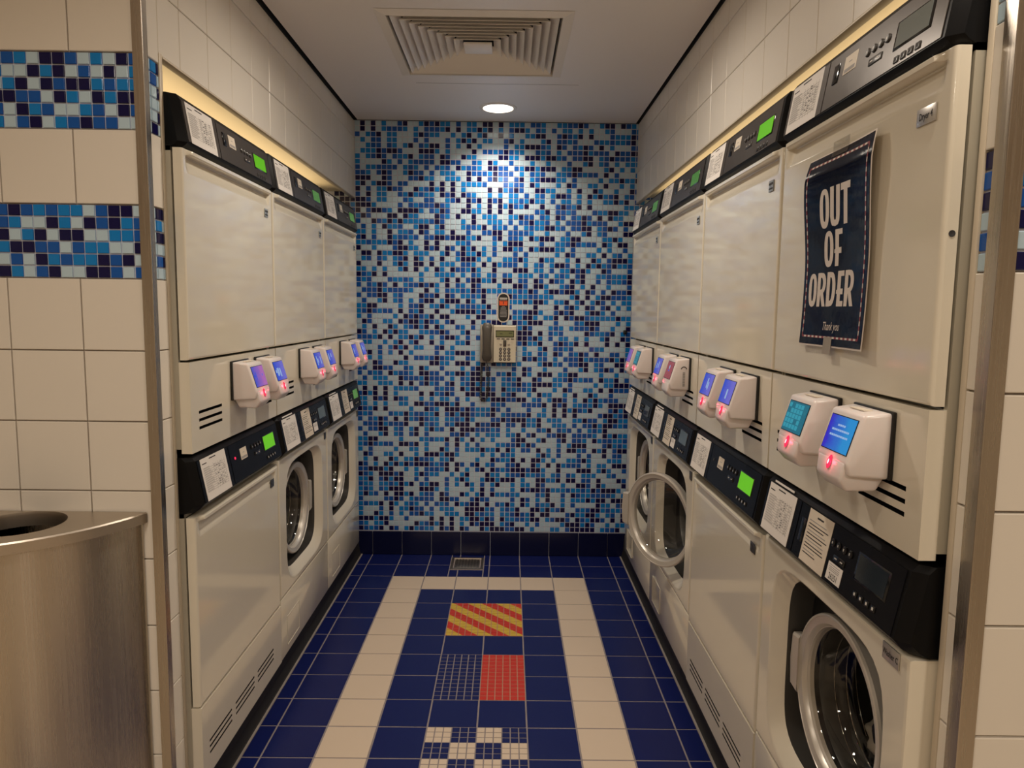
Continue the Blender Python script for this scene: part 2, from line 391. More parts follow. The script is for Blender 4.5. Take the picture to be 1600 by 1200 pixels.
# ---- front walls (end faces beside the alcove), jambs, fascias
XL, XR = -0.673, 0.695
YL, YR = -2.0, -2.626
XJ = 0.683
FZ = {-1: 1.786, 1: 1.775}
def end_wall(name, x0, x1, y0, y1):
    q = MB(); q.box(x0, x1, y0, y1, -0.05, 2.3, GROUT_WALL)
    for k in (0, 2):
        z0 = Z0 + k * MOD; e = 0.0012
        q.box(x0 - e, x1 + e, y0 - e, y1, z0 + 0.001, z0 + MOD - 0.001, GROUT_MOSAIC)
    return structure(name, q)
wall_front_left = end_wall('wall_front_left', -2.3, XL - 0.006, YL + 0.006, -1.915)
wall_front_right = end_wall('wall_front_right', XJ + 0.006, 2.3, YR + 0.006, -2.577)
wl = MB(); wl.box(XL - 0.018, XL - 0.006, -1.915, 0.0, FZ[-1], 2.3, GROUT_WALL); wall_left = structure('wall_left', wl)   # fascia over the machines
wr = MB(); wr.box(XR + 0.006, XR + 0.018, -2.577, 0.0, FZ[1], 2.3, GROUT_WALL); wall_right = structure('wall_right', wr)
q = MB(); q.box(-1.45, XL - 0.016, -1.915, 0.0, 1.814, 1.86, NICHE); structure('ceiling_niche_left', q)
q = MB(); q.box(-1.45, -1.40, -1.915, 0.0, -0.05, 1.86, NICHE); structure('wall_niche_left', q)
q = MB(); q.box(XR + 0.016, 1.45, -2.577, 0.0, 1.803, 1.84, NICHE); structure('ceiling_niche_right', q)
q = MB(); q.box(1.40, 1.45, -2.577, 0.0, -0.05, 1.83, NICHE); structure('wall_niche_right', q)

BAND = {0: ["MMDMBMBBPMDDP", "PMBPPDBPDMDBM", "BDPBDPDDPPBBM", "MBDDMMPMBBPPD", "DPMPDBMBBDMDP", "PDBPMDPPDDMPM"],
        1: ["MBMBPDDMPBPD", "MBPPDBDPMPDP", "DPBDPDMDDBMB", "BDDMMPDBPDBD", "PMPDBMPPBMPD", "DBPMDPBMDMMP"]}
MPC = 0.0260
# left end wall, faces the camera
FLF = F_BACK((0, YL + 0.006, 0))
edgeL = -0.690
for k in range(len(ZROW) - 1):
    z0, z1 = ZROW[k], ZROW[k + 1]
    if z1 > 2.3: break
    band = 0 if abs(z0 - Z0) < 1e-4 else 1 if abs(z0 - Z0 - 2 * MOD) < 1e-4 else None
    if band is None:
        cols = [edgeL] + [-0.823 - i * 0.1535 for i in range(8)]
        for i in range(len(cols) - 1):
            tile('wall_tile', FLF, cols[i + 1], cols[i], max(z0, -0.0), z1, WHITE_TILE, wall_left)
    else:
        rows = BAND[band]; n = len(rows[0])
        x_first = -0.9935 if band == 0 else -0.9895      # left line of column 1
        for j in range(6):
            zz1 = z1 - j * MOD / 6; zz0 = zz1 - MOD / 6
            off = -0.0022 * j * 0.0
            for i in range(-16, 13):
                a0 = x_first + (i - 1) * MPC + off; a1 = min(a0 + MPC, edgeL + 0.004)
                ch = rows[j][i] if 0 <= i < n else rnd.choice('PBMD')
                if a0 > edgeL - 0.004: continue
                tile('mosaic_tile', FLF, a0, a1, zz0, zz1, MO[ch], wall_front_left, g=0.003, th=0.005, ch=0.0009)
# left jamb, faces +x
FLJ = F_LEFT((XL - 0.006, 0, 0))
JL = {0: "DBDPMP", 1: "BMPPPD"}
for k in range(len(ZROW) - 1):
    z0, z1 = ZROW[k], ZROW[k + 1]
    band = 0 if abs(z0 - Z0) < 1e-4 else 1 if abs(z0 - Z0 - 2 * MOD) < 1e-4 else None
    if band is None:
        tile('wall_tile', FLJ, -1.988, -1.931, max(0, z0), z1, WHITE_TILE, wall_front_left, g=0.0025)
    else:
        for j in range(6):
            zz1 = z1 - j * MOD / 6; zz0 = zz1 - MOD / 6
            tile('mosaic_tile', FLJ, -1.967, -1.941, zz0, zz1, MO[JL[band][j]], wall_front_left, g=0.003, th=0.005)
            tile('mosaic_tile', FLJ, -1.941, -1.931, zz0, zz1, MO['D'] if j % 2 == 0 else MO['P'], wall_front_left, g=0.003, th=0.005)
            tile('mosaic_tile', FLJ, -1.988, -1.967, zz0, zz1, MO['P'], wall_front_left, g=0.003, th=0.005)
# left fascia
rowsL = [FZ[-1], Z0 + 4 * MOD, Z0 + 5 * MOD, 2.150]
colsL = [-1.9315, -1.83] + [-1.83 + MOD * i for i in range(1, 13)]
for i in range(len(colsL) - 1):
    for j in range(3):
        tile('fascia_tile', FLJ, colsL[i], min(colsL[i + 1], -0.001), rowsL[j], rowsL[j + 1], WHITE_TILE, wall_left, g=0.0022)
# right end wall, faces the camera
FRF = F_BACK((0, YR + 0.006, 0))
edgeR = 0.702
for k in range(len(ZROW) - 1):
    z0, z1 = ZROW[k], ZROW[k + 1]
    band = 0 if abs(z0 - Z0) < 1e-4 else 1 if abs(z0 - Z0 - 2 * MOD) < 1e-4 else None
    if band is None:
        cols = [edgeR, 0.825] + [0.825 + i * 0.1535 for i in range(1, 6)]
        for i in range(len(cols) - 1):
            tile('wall_tile', FRF, cols[i], cols[i + 1], max(z0, 0), z1, WHITE_TILE, wall_right)
    else:
        for j in range(6):
            zz1 = z1 - j * MOD / 6; zz0 = zz1 - MOD / 6
            for i in range(22):
                tile('mosaic_tile', FRF, edgeR - 0.004 + i * MPC, edgeR - 0.004 + (i + 1) * MPC, zz0, zz1, MO[rnd.choice('PBMD')], wall_front_right, g=0.003, th=0.005)
# right jamb, faces -x   (a axis runs towards the camera: a = -y)
FRJ = F_RIGHT((XJ + 0.006, 0, 0))
JR = {0: "DMDPMP", 1: "PPDPPP"}
for k in range(len(ZROW) - 1):
    z0, z1 = ZROW[k], ZROW[k + 1]
    band = 0 if abs(z0 - Z0) < 1e-4 else 1 if abs(z0 - Z0 - 2 * MOD) < 1e-4 else None
    if band is None:
        tile('wall_tile', FRJ, 2.583, 2.622, max(0, z0), z1, WHITE_TILE, wall_front_right, g=0.0025)
    else:
        for j in range(6):
            zz1 = z1 - j * MOD / 6; zz0 = zz1 - MOD / 6
            tile('mosaic_tile', FRJ, 2.5835, 2.6095, zz0, zz1, MO[JR[band][j]], wall_front_right, g=0.003, th=0.005)
            tile('mosaic_tile', FRJ, 2.6095, 2.622, zz0, zz1, MO['P'], wall_front_right, g=0.003, th=0.005)
FRJ = F_RIGHT((XR + 0.006, 0, 0))
rowsR = [FZ[1], Z0 + 4 * MOD, Z0 + 5 * MOD, 2.150]
colsR = [0.001] + [0.0375 + MOD * i for i in range(0, 17)] + [2.576]
for i in range(len(colsR) - 1):
    for j in range(3):
        tile('fascia_tile', FRJ, colsR[i], colsR[i + 1], rowsR[j], rowsR[j + 1], WHITE_TILE, wall_right, g=0.0022)

# stainless corner guards, painted frames, fascia edges, coved plinths
def angle_guard(name, x0, x1, xt, y, leg):
    """folded stainless angle: leg on the end face from x0 to x1, other leg wrapping into the jamb at x1"""
    q = MB(); sg_ = 1 if x1 > x0 else -1; t_ = 0.0022
    L_ = [(x0, y), (x1 - sg_ * 0.0012, y), (x1 - sg_ * 0.0003, y + 0.0004), (x1, y + 0.0012), (x1, y + leg), (x1 - sg_ * t_, y + leg), (x1 - sg_ * t_, y + t_), (x0, y + t_)]
    q.loft([[(a, b, 0) for a, b in L_], [(a, b, 2.3) for a, b in L_]], STEEL, None, True, True)
    structure(name, q, 20)
angle_guard('trim_1', -0.691, -0.669, None, YL - 0.004, 0.020)
angle_guard('trim_2', 0.702, 0.6795, None, YR - 0.004, 0.024)
t3 = MB(); t3.box(XL - 0.02, XL + 0.001, -1.930, -1.917, 0, FZ[-1] + 0.004, ALU, bev=0.001); structure('trim_3', t3, 35)
t4 = MB(); t4.box(XJ - 0.001, XJ + 0.03, -2.584, -2.573, 0, FZ[1] + 0.004, ALU, bev=0.001); structure('trim_4', t4, 35)
t5 = MB(); t5.box(XL - 0.018, XL + 0.002, -1.916, -0.001, FZ[-1] - 0.004, FZ[-1], ALU, bev=0.001); structure('trim_5', t5, 35)
t6 = MB(); t6.box(XR - 0.002, XR + 0.018, -2.575, -0.001, FZ[1] - 0.004, FZ[1], ALU, bev=0.001); structure('trim_6', t6, 35)
b1 = MB()
b1.extrude([(-0.655, 0.0), (-0.661, 0.006), (-0.668, 0.04), (-0.672, 0.114), (-1.35, 0.114), (-1.35, 0.0)], 0, 1.91, RUBBER, frame((0, 1, 0), (1, 0, 0), (0, 0, 1), (0, -1.915, 0)))
b1.box(-0.660, -0.651, -1.915, 0, 0.0, 0.003, SEALANT)
structure('baseboard_left', b1)
b2 = MB()
b2.extrude([(0.667, 0.0), (0.673, 0.006), (0.680, 0.04), (0.684, 0.114), (1.35, 0.114), (1.35, 0.0)], 0, 2.54, RUBBER, frame((0, 1, 0), (1, 0, 0), (0, 0, 1), (0, -2.545, 0)))
b2.box(0.663, 0.672, -2.545, 0, 0.0, 0.003, SEALANT)
structure('baseboard_right', b2)

# ---- ceiling with a square hole for the air diffuser
DX, DY, DH = -0.035, -0.972, 0.275
ce = MB()
def ceil_rect(x0, x1, y0, y1): ce.box(x0, x1, y0, y1, CEIL, CEIL + 0.012, CEIL_M)
CX0, CX1 = XL + 0.018, XR - 0.014
ceil_rect(CX0, CX1, DY + DH, -0.012); ceil_rect(CX0, CX1, -2.0, DY - DH)
ceil_rect(CX0, DX - DH, DY - DH, DY + DH); ceil_rect(DX + DH, CX1, DY - DH, DY + DH)
ce.box(-2.3, 2.3, -6.2, -2.60, CEIL, CEIL + 0.012, CEIL_M); ce.box(CX0, CX1, -2.60, -2.003, CEIL, CEIL + 0.012, CEIL_M); ce.box(-2.3, CX0, -2.60, -2.0, CEIL, CEIL + 0.012, CEIL_M)
ce.box(-2.3, 2.3, -6.2, 0.0, 2.30, 2.32, GAP_SHADE)
ce.box(XL - 0.006, XL + 0.001, -1.93, 0.0, 2.1505, 2.30, GAP_SHADE); ce.box(XR - 0.001, XR + 0.006, -2.55, 0.0, 2.1505, 2.30, GAP_SHADE); ce.box(XL, XR, -0.006, 0.0, 2.1505, 2.30, GAP_SHADE)  # black liners paint the shade seen in the open ceiling joints
for y in (-0.577,):
    ce.box(-0.30, 0.35, y - 0.0009, y + 0.0009, CEIL - 0.0006, CEIL + 0.001, mat('ceiling_seam', (0.35, 0.31, 0.27), 0.8))
ceiling = structure('ceiling', ce)
wf = MB(); wf.box(-2.4, 2.4, -6.2, -6.1, 0, 2.3, PAINT); structure('wall_front', wf)
ws = MB(); ws.box(-2.4, -2.3, -6.2, -1.9, 0, 2.3, PAINT); structure('wall_outer_left', ws)
ws = MB(); ws.box(2.3, 2.4, -6.2, -2.4, 0, 2.3, PAINT); structure('wall_outer_right', ws)

# ------------------------------------------------------------------ ceiling fittings
d = empty('air_diffuser', (DX, DY, CEIL)); tag(d, 'square white louvred air diffuser set into the ceiling', 'air vent')
m = MB()
for k in range(4):
    M = Matrix.Rotation(k * PI / 2, 4, 'Z')
    m.add([(-0.305, -0.305, -0.001), (0.305, -0.305, -0.001), (0.272, -0.272, -0.008), (-0.272, -0.272, -0.008), (0.268, -0.268, 0.02), (-0.268, -0.268, 0.02)],
          [(0, 1, 2, 3), (3, 2, 4, 5)], VENT_M, M)
m.build('outer_frame', d, 0)
m = MB(); m.box(-0.272, 0.272, -0.272, 0.272, 0.075, 0.08, GAP_SHADE); m.build('duct_back', d, 0)
NB = 8
for i in range(NB):
    ro = 0.262 - i * 0.0262
    m = MB()
    for k in range(4):
        M = Matrix.Rotation(k * PI / 2, 4, 'Z'); ri = ro - 0.026; t = 0.0012
        m.add([(-ro, -ro, -0.006), (ro, -ro, -0.006), (ri, -ri, 0.020), (-ri, -ri, 0.020),
               (-ro, -ro, -0.004), (ro, -ro, -0.004), (ri, -ri, 0.022), (-ri, -ri, 0.022)], [(0, 1, 2, 3), (4, 5, 6, 7), (0, 1, 5, 4), (3, 2, 6, 7)], VENT_M, M)
    m.build('louvre_ring', d, 0)
m = MB(); m.box(-0.048, 0.048, -0.048, 0.048, -0.007, 0.0, VENT_M, bev=0.002); m.build('centre_plate', d)
for n, ((lx, ly), p) in enumerate(LIGHTS[:2]):
    d = empty('downlight', (lx, ly, CEIL))
    tag(d, ['round recessed downlight in the ceiling close to the mosaic wall', 'round recessed downlight in the ceiling in front of the air diffuser'][n], 'ceiling light', 'ceiling downlights')
    m = MB(); m.lathe([(0.066, -0.002), (0.070, -0.005), (0.078, -0.005), (0.084, -0.001), (0.084, 0.002)], VENT_M, 40); m.build('trim_ring', d)
    m = MB(); m.lathe([(0.067, -0.0035), (0.03, -0.0035), (0.001, -0.0035)], LAMP_DISC, 40, cap1=True); m.build('diffuser', d)

# ------------------------------------------------------------------ text and print
def curve_mesh(loops, name='letters', depth=0.0):
    cu = bpy.data.curves.new(name, 'CURVE'); cu.dimensions = '2D'; cu.fill_mode = 'BOTH'; cu.extrude = depth
    for l in loops:
        s = cu.splines.new('POLY'); s.points.add(len(l) - 1)
        for p, q in zip(s.points, l): p.co = (q[0], q[1], 0, 1)
        s.use_cyclic_u = True
    o = bpy.data.objects.new(name, cu); C.objects.link(o)
    dg = bpy.context.evaluated_depsgraph_get(); me = bpy.data.meshes.new_from_object(o.evaluated_get(dg))
    bpy.data.objects.remove(o); bpy.data.curves.remove(cu); return me
def text_mesh(txt, size, bold=0.0, shear=0.0, sx=1.0):
    cu = bpy.data.curves.new('lettering', 'FONT'); cu.body = txt; cu.size = size; cu.align_x = 'CENTER'; cu.align_y = 'CENTER'; cu.offset = bold; cu.shear = shear; cu.resolution_u = 2
    o = bpy.data.objects.new('lettering', cu); C.objects.link(o)
    dg = bpy.context.evaluated_depsgraph_get(); me = bpy.data.meshes.new_from_object(o.evaluated_get(dg))
    bpy.data.objects.remove(o); bpy.data.curves.remove(cu)
    for v in me.vertices: v.co.x *= sx
    return me
def put_mesh(name, me, m, parent, M):
    me.materials.clear(); me.materials.append(m); return link(name, me, parent, M)
def printed_sheet(name, parent, M, wd, ht, style, base=PAPER, seed=0):
    """a paper with its print: thin ink bars, in local (x right, y up, z out)"""
    rr = random.Random(seed); mb = MB(); t = 0.0006
    r = 0.004 if style == 'label' else 0.001
    mb.box(-wd / 2, wd / 2, -ht / 2, ht / 2, 0, t, base)
    def bar(x0, x1, y, h, m=INK): mb.box(x0 * wd - wd / 2, x1 * wd - wd / 2, y * ht - ht / 2 - h / 2, y * ht - ht / 2 + h / 2, t, t + 0.0002, m)
    if style == 'table':
        bar(0.34, 0.60, 0.94, 0.0026, INK_DK); bar(0.05, 0.22, 0.87, 0.0022, INK_DK)
        for i in range(12):
            y = 0.74 - i * 0.05; bar(0.05, 0.92, y, 0.0006); bar(0.06, 0.06 + rr.uniform(0.2, 0.34), y + 0.022, 0.0013)
            for c in range(5):
                if rr.random() < 0.55: bar(0.47 + c * 0.09, 0.47 + c * 0.09 + rr.uniform(0.03, 0.055), y + 0.02, 0.0018, INK_DK if c in (1, 2) else INK)
        for c in range(6):
            x = 0.45 + c * 0.09; mb.box(x * wd - wd / 2, x * wd - wd / 2 + 0.0005, (0.16 - .5) * ht, (0.80 - .5) * ht, t, t + 0.0002, INK)
    elif style == 'lines':
        bar(0.36, 0.62, 0.90, 0.0032, INK_DK)
        y = 0.80
        for i in range(11):
            bar(0.08, rr.uniform(0.55, 0.93), y, 0.0018, INK_DK if i % 3 else INK); y -= 0.058 if i % 2 else 0.066
    elif style == 'sticker':
        bar(0.36, 0.62, 0.6, 0.0016); mb.box(-wd * .42, wd * .42, -ht * .42, -ht * .22, t, t + 0.0002, INK)
    elif style == 'number':
        for y in (0.88, 0.76, 0.66, 0.57): bar(0.12, rr.uniform(0.75, 0.92), y, 0.0011)
    return mb.build(name, parent, 0, M)

# ------------------------------------------------------------------ machines
# local frame: x = 0..w from the viewer's left, front plane y = 0, the room is towards -y, z from the floor
def shell(m, w, z0, z1, y0, y1, mt, gap=0.003):
    m.box(gap, 0.012, y0, y1, z0, z1, mt); m.box(w - 0.012, w - gap, y0, y1, z0, z1, mt)
    m.box(gap, w - gap, y0, y1, z1 - 0.01, z1, mt); m.box(gap, w - gap, y1 - 0.01, y1, z0, z1, mt); m.box(gap, w - gap, y0, y1, z0, z0 + 0.01, mt)

def handle_door(w, z0, z1, th=0.020, r=0.006):
    """door slab as a height field: rounded edges, a lip along the top with a scooped grip under it"""
    m = MB(); x0, x1 = 0.004, w - 0.004
    def ticks(a, b, fine):
        s = sorted({round(v, 5) for v in fine if a <= v <= b} | {a, b}); return s
    ed = [0, 0.0007, 0.0018, 0.0035, r, r + 0.0012]
    xs_ = ticks(x0, x1, [x0 + e for e in ed] + [x1 - e for e in ed] + [x0 + q for q in (0.018, 0.022, 0.026, 0.032, 0.040)] + [x1 - q for q in (0.018, 0.022, 0.026, 0.032, 0.040)])
    zs_ = ticks(z0, z1, [z0 + e for e in ed] + [z1 - e for e in (0, 0.001, 0.0025, 0.004, 0.0105, 0.0122, 0.0135, 0.016, 0.020, 0.030, 0.042, 0.05, 0.0515)])
    def rd(dd): return 0 if dd >= r else r - math.sqrt(max(0, r * r - (r - dd) ** 2))
    def f(x, z):
        drop = max(rd(min(x - x0, x1 - x)), rd(z - z0))
        t = z1 - z; e = min(x - x0, x1 - x); k = min(1, max(0, (e - 0.018) / 0.014)); k = k * k * (3 - 2 * k)
        if t < 0.00395: p = 0.010 * math.sin(min(1, (t + 0.0004) / 0.0042) * PI / 2)
        elif t < 0.0121: p = 0.010
        elif t < 0.0134: p = 0.007
        elif t < 0.0159: p = -0.009
        elif t < 0.05: p = -0.010 * (1 - (t - 0.016) / 0.034)
        else: p = 0
        return drop - p * k
    n = len(xs_); vs = [(x, f(x, z), z) for z in zs_ for x in xs_]
    fs = [(j * n + i, j * n + i + 1, (j + 1) * n + i + 1, (j + 1) * n + i) for j in range(len(zs_) - 1) for i in range(n - 1)]
    m.add(vs, fs, ENAMEL)
    rim = [i for i in range(n)] + [j * n + n - 1 for j in range(1, len(zs_))] + [(len(zs_) - 1) * n + i for i in range(n - 2, -1, -1)] + [j * n for j in range(len(zs_) - 2, 0, -1)]
    b = len(m.v); k = len(rim)
    m.v += [(m.v[i][0], th, m.v[i][2]) for i in rim]
    for a in range(k):
        m.f.append([rim[a], rim[(a + 1) % k], b + (a + 1) % k, b + a]); m.m.append(0)
    m.f.append([b + a for a in range(k)]); m.m.append(0)
    return m

def slotted_panel(w, z0, z1, slots, depth, y0=0.0, x0=0.004, xe=0.004, side=0.10):
    """front panel with real slots cut into it"""
    m = MB(); x1 = w - xe
    X = sorted({x0, x1} | {s[0] for s in slots} | {s[1] for s in slots}); Z = sorted({z0, z1} | {s[2] for s in slots} | {s[3] for s in slots})
    def hole(x, z): return any(s[0] < x < s[1] and s[2] < z < s[3] for s in slots)
    for i in range(len(X) - 1):
        for j in range(len(Z) - 1):
            if hole((X[i] + X[i + 1]) / 2, (Z[j] + Z[j + 1]) / 2): continue
            m.add([(X[i], y0, Z[j]), (X[i + 1], y0, Z[j]), (X[i + 1], y0, Z[j + 1]), (X[i], y0, Z[j + 1])], [(0, 1, 2, 3)], ENAMEL)
    for a0, a1, b0, b1 in slots:
        vs = [(x, y, z) for y in (y0, y0 + depth) for (x, z) in ((a0, b0), (a1, b0), (a1, b1), (a0, b1))]
        m.add(vs, [(0, 1, 5, 4), (1, 2, 6, 5), (2, 3, 7, 6), (3, 0, 4, 7), (4, 5, 6, 7)], BLACK)
    for x in (x0, x1): m.add([(x, y0, z0), (x, side, z0), (x, side, z1), (x, y0, z1)], [(0, 1, 2, 3)], ENAMEL)
    for z in (z0, z1): m.add([(x0, y0, z), (x1, y0, z), (x1, side, z), (x0, side, z)], [(0, 1, 2, 3)], ENAMEL)
    return m

def console(t, w, upper, kind, screen, seed, sheet=True, number=None):
    if upper: prof = [(0.006, 1.599), (-0.002, 1.604), (-0.009, 1.611), (0.006, 1.702), (0.014, 1.713), (0.34, 1.713), (0.34, 1.599)]; pb, pt = (-0.009, 1.611), (0.006, 1.702)
    else: prof = [(0.006, 0.776), (-0.006, 0.783), (-0.019, 0.797), (0.000, 0.897), (0.010, 0.907), (0.10, 0.912), (0.34, 0.912), (0.34, 0.776)]; pb, pt = (-0.019, 0.797), (0.000, 0.897)
    m = MB(); secs = []
    for x, k_ in ((0.003, 0.017), (0.017, 0.0), (w - 0.017, 0.0), (w - 0.003, 0.017)): secs.append([(x, y + (k_ if y < 0.03 else 0), z) for y, z in prof])
    m.loft(secs, CONSOLE, None, True, True); cs = m.build('console', t, 25)
    dv = Vector((0, pt[0] - pb[0], pt[1] - pb[1])); H = dv.length; dv.normalize()
    nrm = Vector((0, -dv.z, dv.y)) if True else None
    def P(u, s): return frame((1, 0, 0), dv, nrm, Vector((u, pb[0], pb[1])) + dv * (s * H) + nrm * 0.0002)
    pm = PANEL_U if upper else PANEL_L
    def plate(name, u0, u1, s0, s1, th, mt, bev=0.0):
        q = MB(); a, b = (u1 - u0) / 2, (s1 - s0) * H / 2; q.box(-a, a, -b, b, 0, th, mt, bev=bev)
        return q.build(name, cs, 35, P((u0 + u1) / 2, (s0 + s1) / 2))
    k = w / 0.585
    q_ = (lambda lo, up: up if upper else lo)
    plate('front_panel', 0.198 * k, 0.560 * k, 0.02, 0.985, 0.0012, pm)
    plate('drawer_front', 0.020 * k, 0.194 * k, 0.02, 0.985, 0.0012, pm)
    if sheet: printed_sheet('instruction_sheet', cs, P(0.103 * k, 0.5) @ Matrix.Translation((0, 0, 0.0016)), 0.140 * k, H * 0.98, 'table', PAPER, seed)
    q = MB()
    for i in range(4): q.lathe([(0.0068, 0.0), (0.0068, 0.002), (0.005, 0.0034), (0.0, 0.0034)], GREY_BTN if upper else BLACK_GLOSS, 14, P((0.347 + i * 0.0205) * k, q_(0.68, 0.60)) @ Matrix.Translation((0, 0, 0.001)), False, False); 
    for i in range(4): q.box(-0.0012, 0.0012, -0.002, 0.002, 0.0043, 0.0046, LIGHT_MARK, P((0.347 + i * 0.0205) * k, q_(0.68, 0.60)))
    q.build('round_buttons', cs, 35)
    plate('rocker_button', 0.358 * k, 0.398 * k, q_(0.41, 0.32), q_(0.52, 0.44), 0.003, GREY_BTN if upper else BLACK_GLOSS, 0.001)
    q = MB(); q.box(-0.004, 0.004, -0.001, 0.001, 0.0031, 0.0034, LIGHT_MARK, P(0.368 * k, q_(0.465, 0.38))); q.box(-0.004, 0.004, -0.001, 0.001, 0.0031, 0.0034, LIGHT_MARK, P(0.388 * k, q_(0.465, 0.38))); q.build('rocker_symbols', cs, 0)
    plate('display_bezel', 0.431 * k, 0.529 * k, q_(0.37, 0.29), q_(0.82, 0.75), 0.002, BLACK_GLOSS, 0.0008)
    plate('display', 0.437 * k, 0.523 * k, q_(0.40, 0.33), q_(0.79, 0.72), 0.0026, screen)
    for i in range(4):
        pbt = plate('square_button', (0.443 + i * 0.0188) * k, (0.455 + i * 0.0188) * k, q_(0.13, 0.06), q_(0.225, 0.17), 0.003, GREY_BTN if upper else BLACK_GLOSS, 0.0008)
    q = MB()
    for i in range(4): q.box(-0.0022, 0.0022, -0.0022, 0.0022, 0.0031, 0.0034, LIGHT_MARK if not upper else INK_DK, P((0.449 + i * 0.0188) * k, q_(0.18, 0.115)))
    q.build('button_symbols', cs, 0)
    if kind == 'dryer':
        st = printed_sheet('sticker', cs, P(0.285 * k, q_(0.64, 0.66)) @ Matrix.Translation((0, 0, 0.0014)), 0.044, 0.030, 'sticker', CARD, seed + 5)
        if upper: plate('card_slot', 0.224 * k, 0.244 * k, 0.44, 0.80, 0.003, BLACK_GLOSS, 0.001)
        else:
            q = MB(); q.lathe([(0.0035, 0), (0.0035, 0.0016), (0.0, 0.002)], LED if seed == 3 else GREY_BTN, 12, P(0.226 * k, 0.62) @ Matrix.Translation((0, 0, 0.001))); q.build('indicator_light', cs)
    else:
        printed_sheet('instruction_label', cs, P(0.285 * k, 0.5) @ Matrix.Translation((0, 0, 0.0014)), 0.098 * k, H * 0.96, 'lines', CARD, seed + 9)
        ns = printed_sheet('number_sticker', cs, P(0.372 * k, 0.22) @ Matrix.Translation((0, 0, 0.0014)), 0.050, 0.030, 'number', PAPER, seed + 3)
        if number: put_mesh('number', text_mesh(number, 0.0155, 0.0, 0, 0.78), INK_DK, cs, P(0.372 * k, 0.22) @ Matrix.Translation((0, -0.0075, 0.0024)))
        plate('card_slot', 0.212 * k, 0.230 * k, 0.30, 0.75, 0.0022, BLACK_GLOSS, 0.001)
        plate('top_sticker', 0.050 * k, 0.150 * k, 1.03, 1.07, 0.001, PAPER)
    return cs

def badge(parent, u, z, m, text=None, y=-0.0005, sz=(0.042, 0.024)):
    q = MB(); q.box(-sz[0] / 2, sz[0] / 2, -sz[1] / 2, sz[1] / 2, 0, 0.002, m, bev=0.0006)
    if text is None:
        for (a, b, c, d_) in ((-.012, -.002, .002, .007), (.002, .012, .002, .007), (-.012, .012, -.007, -.004), (-.001, .001, -.008, .008)):
            q.box(a, b, c, d_, 0.002, 0.0022, INK_DK if m is not BADGE_D else GREY_BTN)
    F = frame((1, 0, 0), (0, 0, 1), (0, -1, 0), (u, y, z))
    o = q.build('name_badge', parent, 35, F)
    if text: put_mesh('badge_text', text_mesh(text, 0.0135, 0.0002, 0, 0.72), INK_DK, parent, F @ Matrix.Translation((0, -0.0005, 0.0024)))
    return o

def screw(parent, x, z, y=0.012):
    q = MB(); q.lathe([(0.0045, 0), (0.0045, 0.0012), (0.002, 0.0008), (0, 0.0006)], INK_DK, 12, frame((0, 1, 0), (0, 0, 1), (1, 0, 0), (x, y, z)))
    q.build('door_screw', parent)

def upper_dryer(t, w, screen, seed, badge_m, badge_txt=None, sheet=True, near='right'):
    m = MB(); shell(m, w, 0.917, 1.600, 0.024, 0.58, ENAMEL_GREY); m.build('cabinet', t)
    console(t, w, True, 'dryer', screen, seed, sheet)
    dr = handle_door(w, 1.131, 1.597).build('door', t, 30)
    badge(dr, w - 0.058, 1.527 if badge_txt is None else 1.524, badge_m, badge_txt, sz=(0.026, 0.024) if badge_txt is None else (0.044, 0.024))
    for x in ((w - 0.0045,) if near == 'right' else (0.0045,)): screw(dr, x, 1.36)
    sl = [(a, a + 0.132, z - 0.0035, z + 0.0035) for a in (0.045, w - 0.045 - 0.132) for z in (1.007, 0.9885, 0.970)]
    slotted_panel(w, 0.917, 1.126, sl, 0.02).build('service_panel', t, 0)

def lower_dryer(t, w, screen, seed, near='right'):
    m = MB(); shell(m, w, 0.115, 0.776, 0.024, 0.58, ENAMEL_GREY); m.build('cabinet', t)
    console(t, w, False, 'dryer', screen, seed)
    dr = handle_door(w, 0.306, 0.766).build('door', t, 30)
    badge(dr, w - 0.062, 0.718, BADGE_D, None, sz=(0.030, 0.024))
    for x in ((w - 0.0045,) if near == 'right' else (0.0045,)): screw(dr, x, 0.44)
    sl = [(a, a + 0.138, z - 0.0028, z + 0.0028) for a in (0.042, 0.207, 0.372) for z in (0.197, 0.182, 0.167)]
    slotted_panel(w, 0.115, 0.302, sl, 0.012).build('kick_panel', t, 0)

def porthole(m_ring, m_glass):
    """door about its own centre, axis = local Z pointing into the room"""
    m_ring.lathe([(0.160, -0.020), (0.1625, -0.003), (0.161, 0.0015), (0.158, 0.003), (0.1565, 0.003), (0.1560, 0.0018), (0.1435, -0.001), (0.1420, -0.0025), (0.1385, -0.010), (0.1370, -0.0105), (0.1345, -0.019), (0.1335, -0.022), (0.160, -0.022)], RING, 64)
    m_glass.lathe([(0.1345, -0.014), (0.1300, -0.018), (0.1265, -0.032), (0.118, -0.060), (0.108, -0.072), (0.085, -0.079), (0.04, -0.082), (0.0005, -0.083)], GLASS, 48)

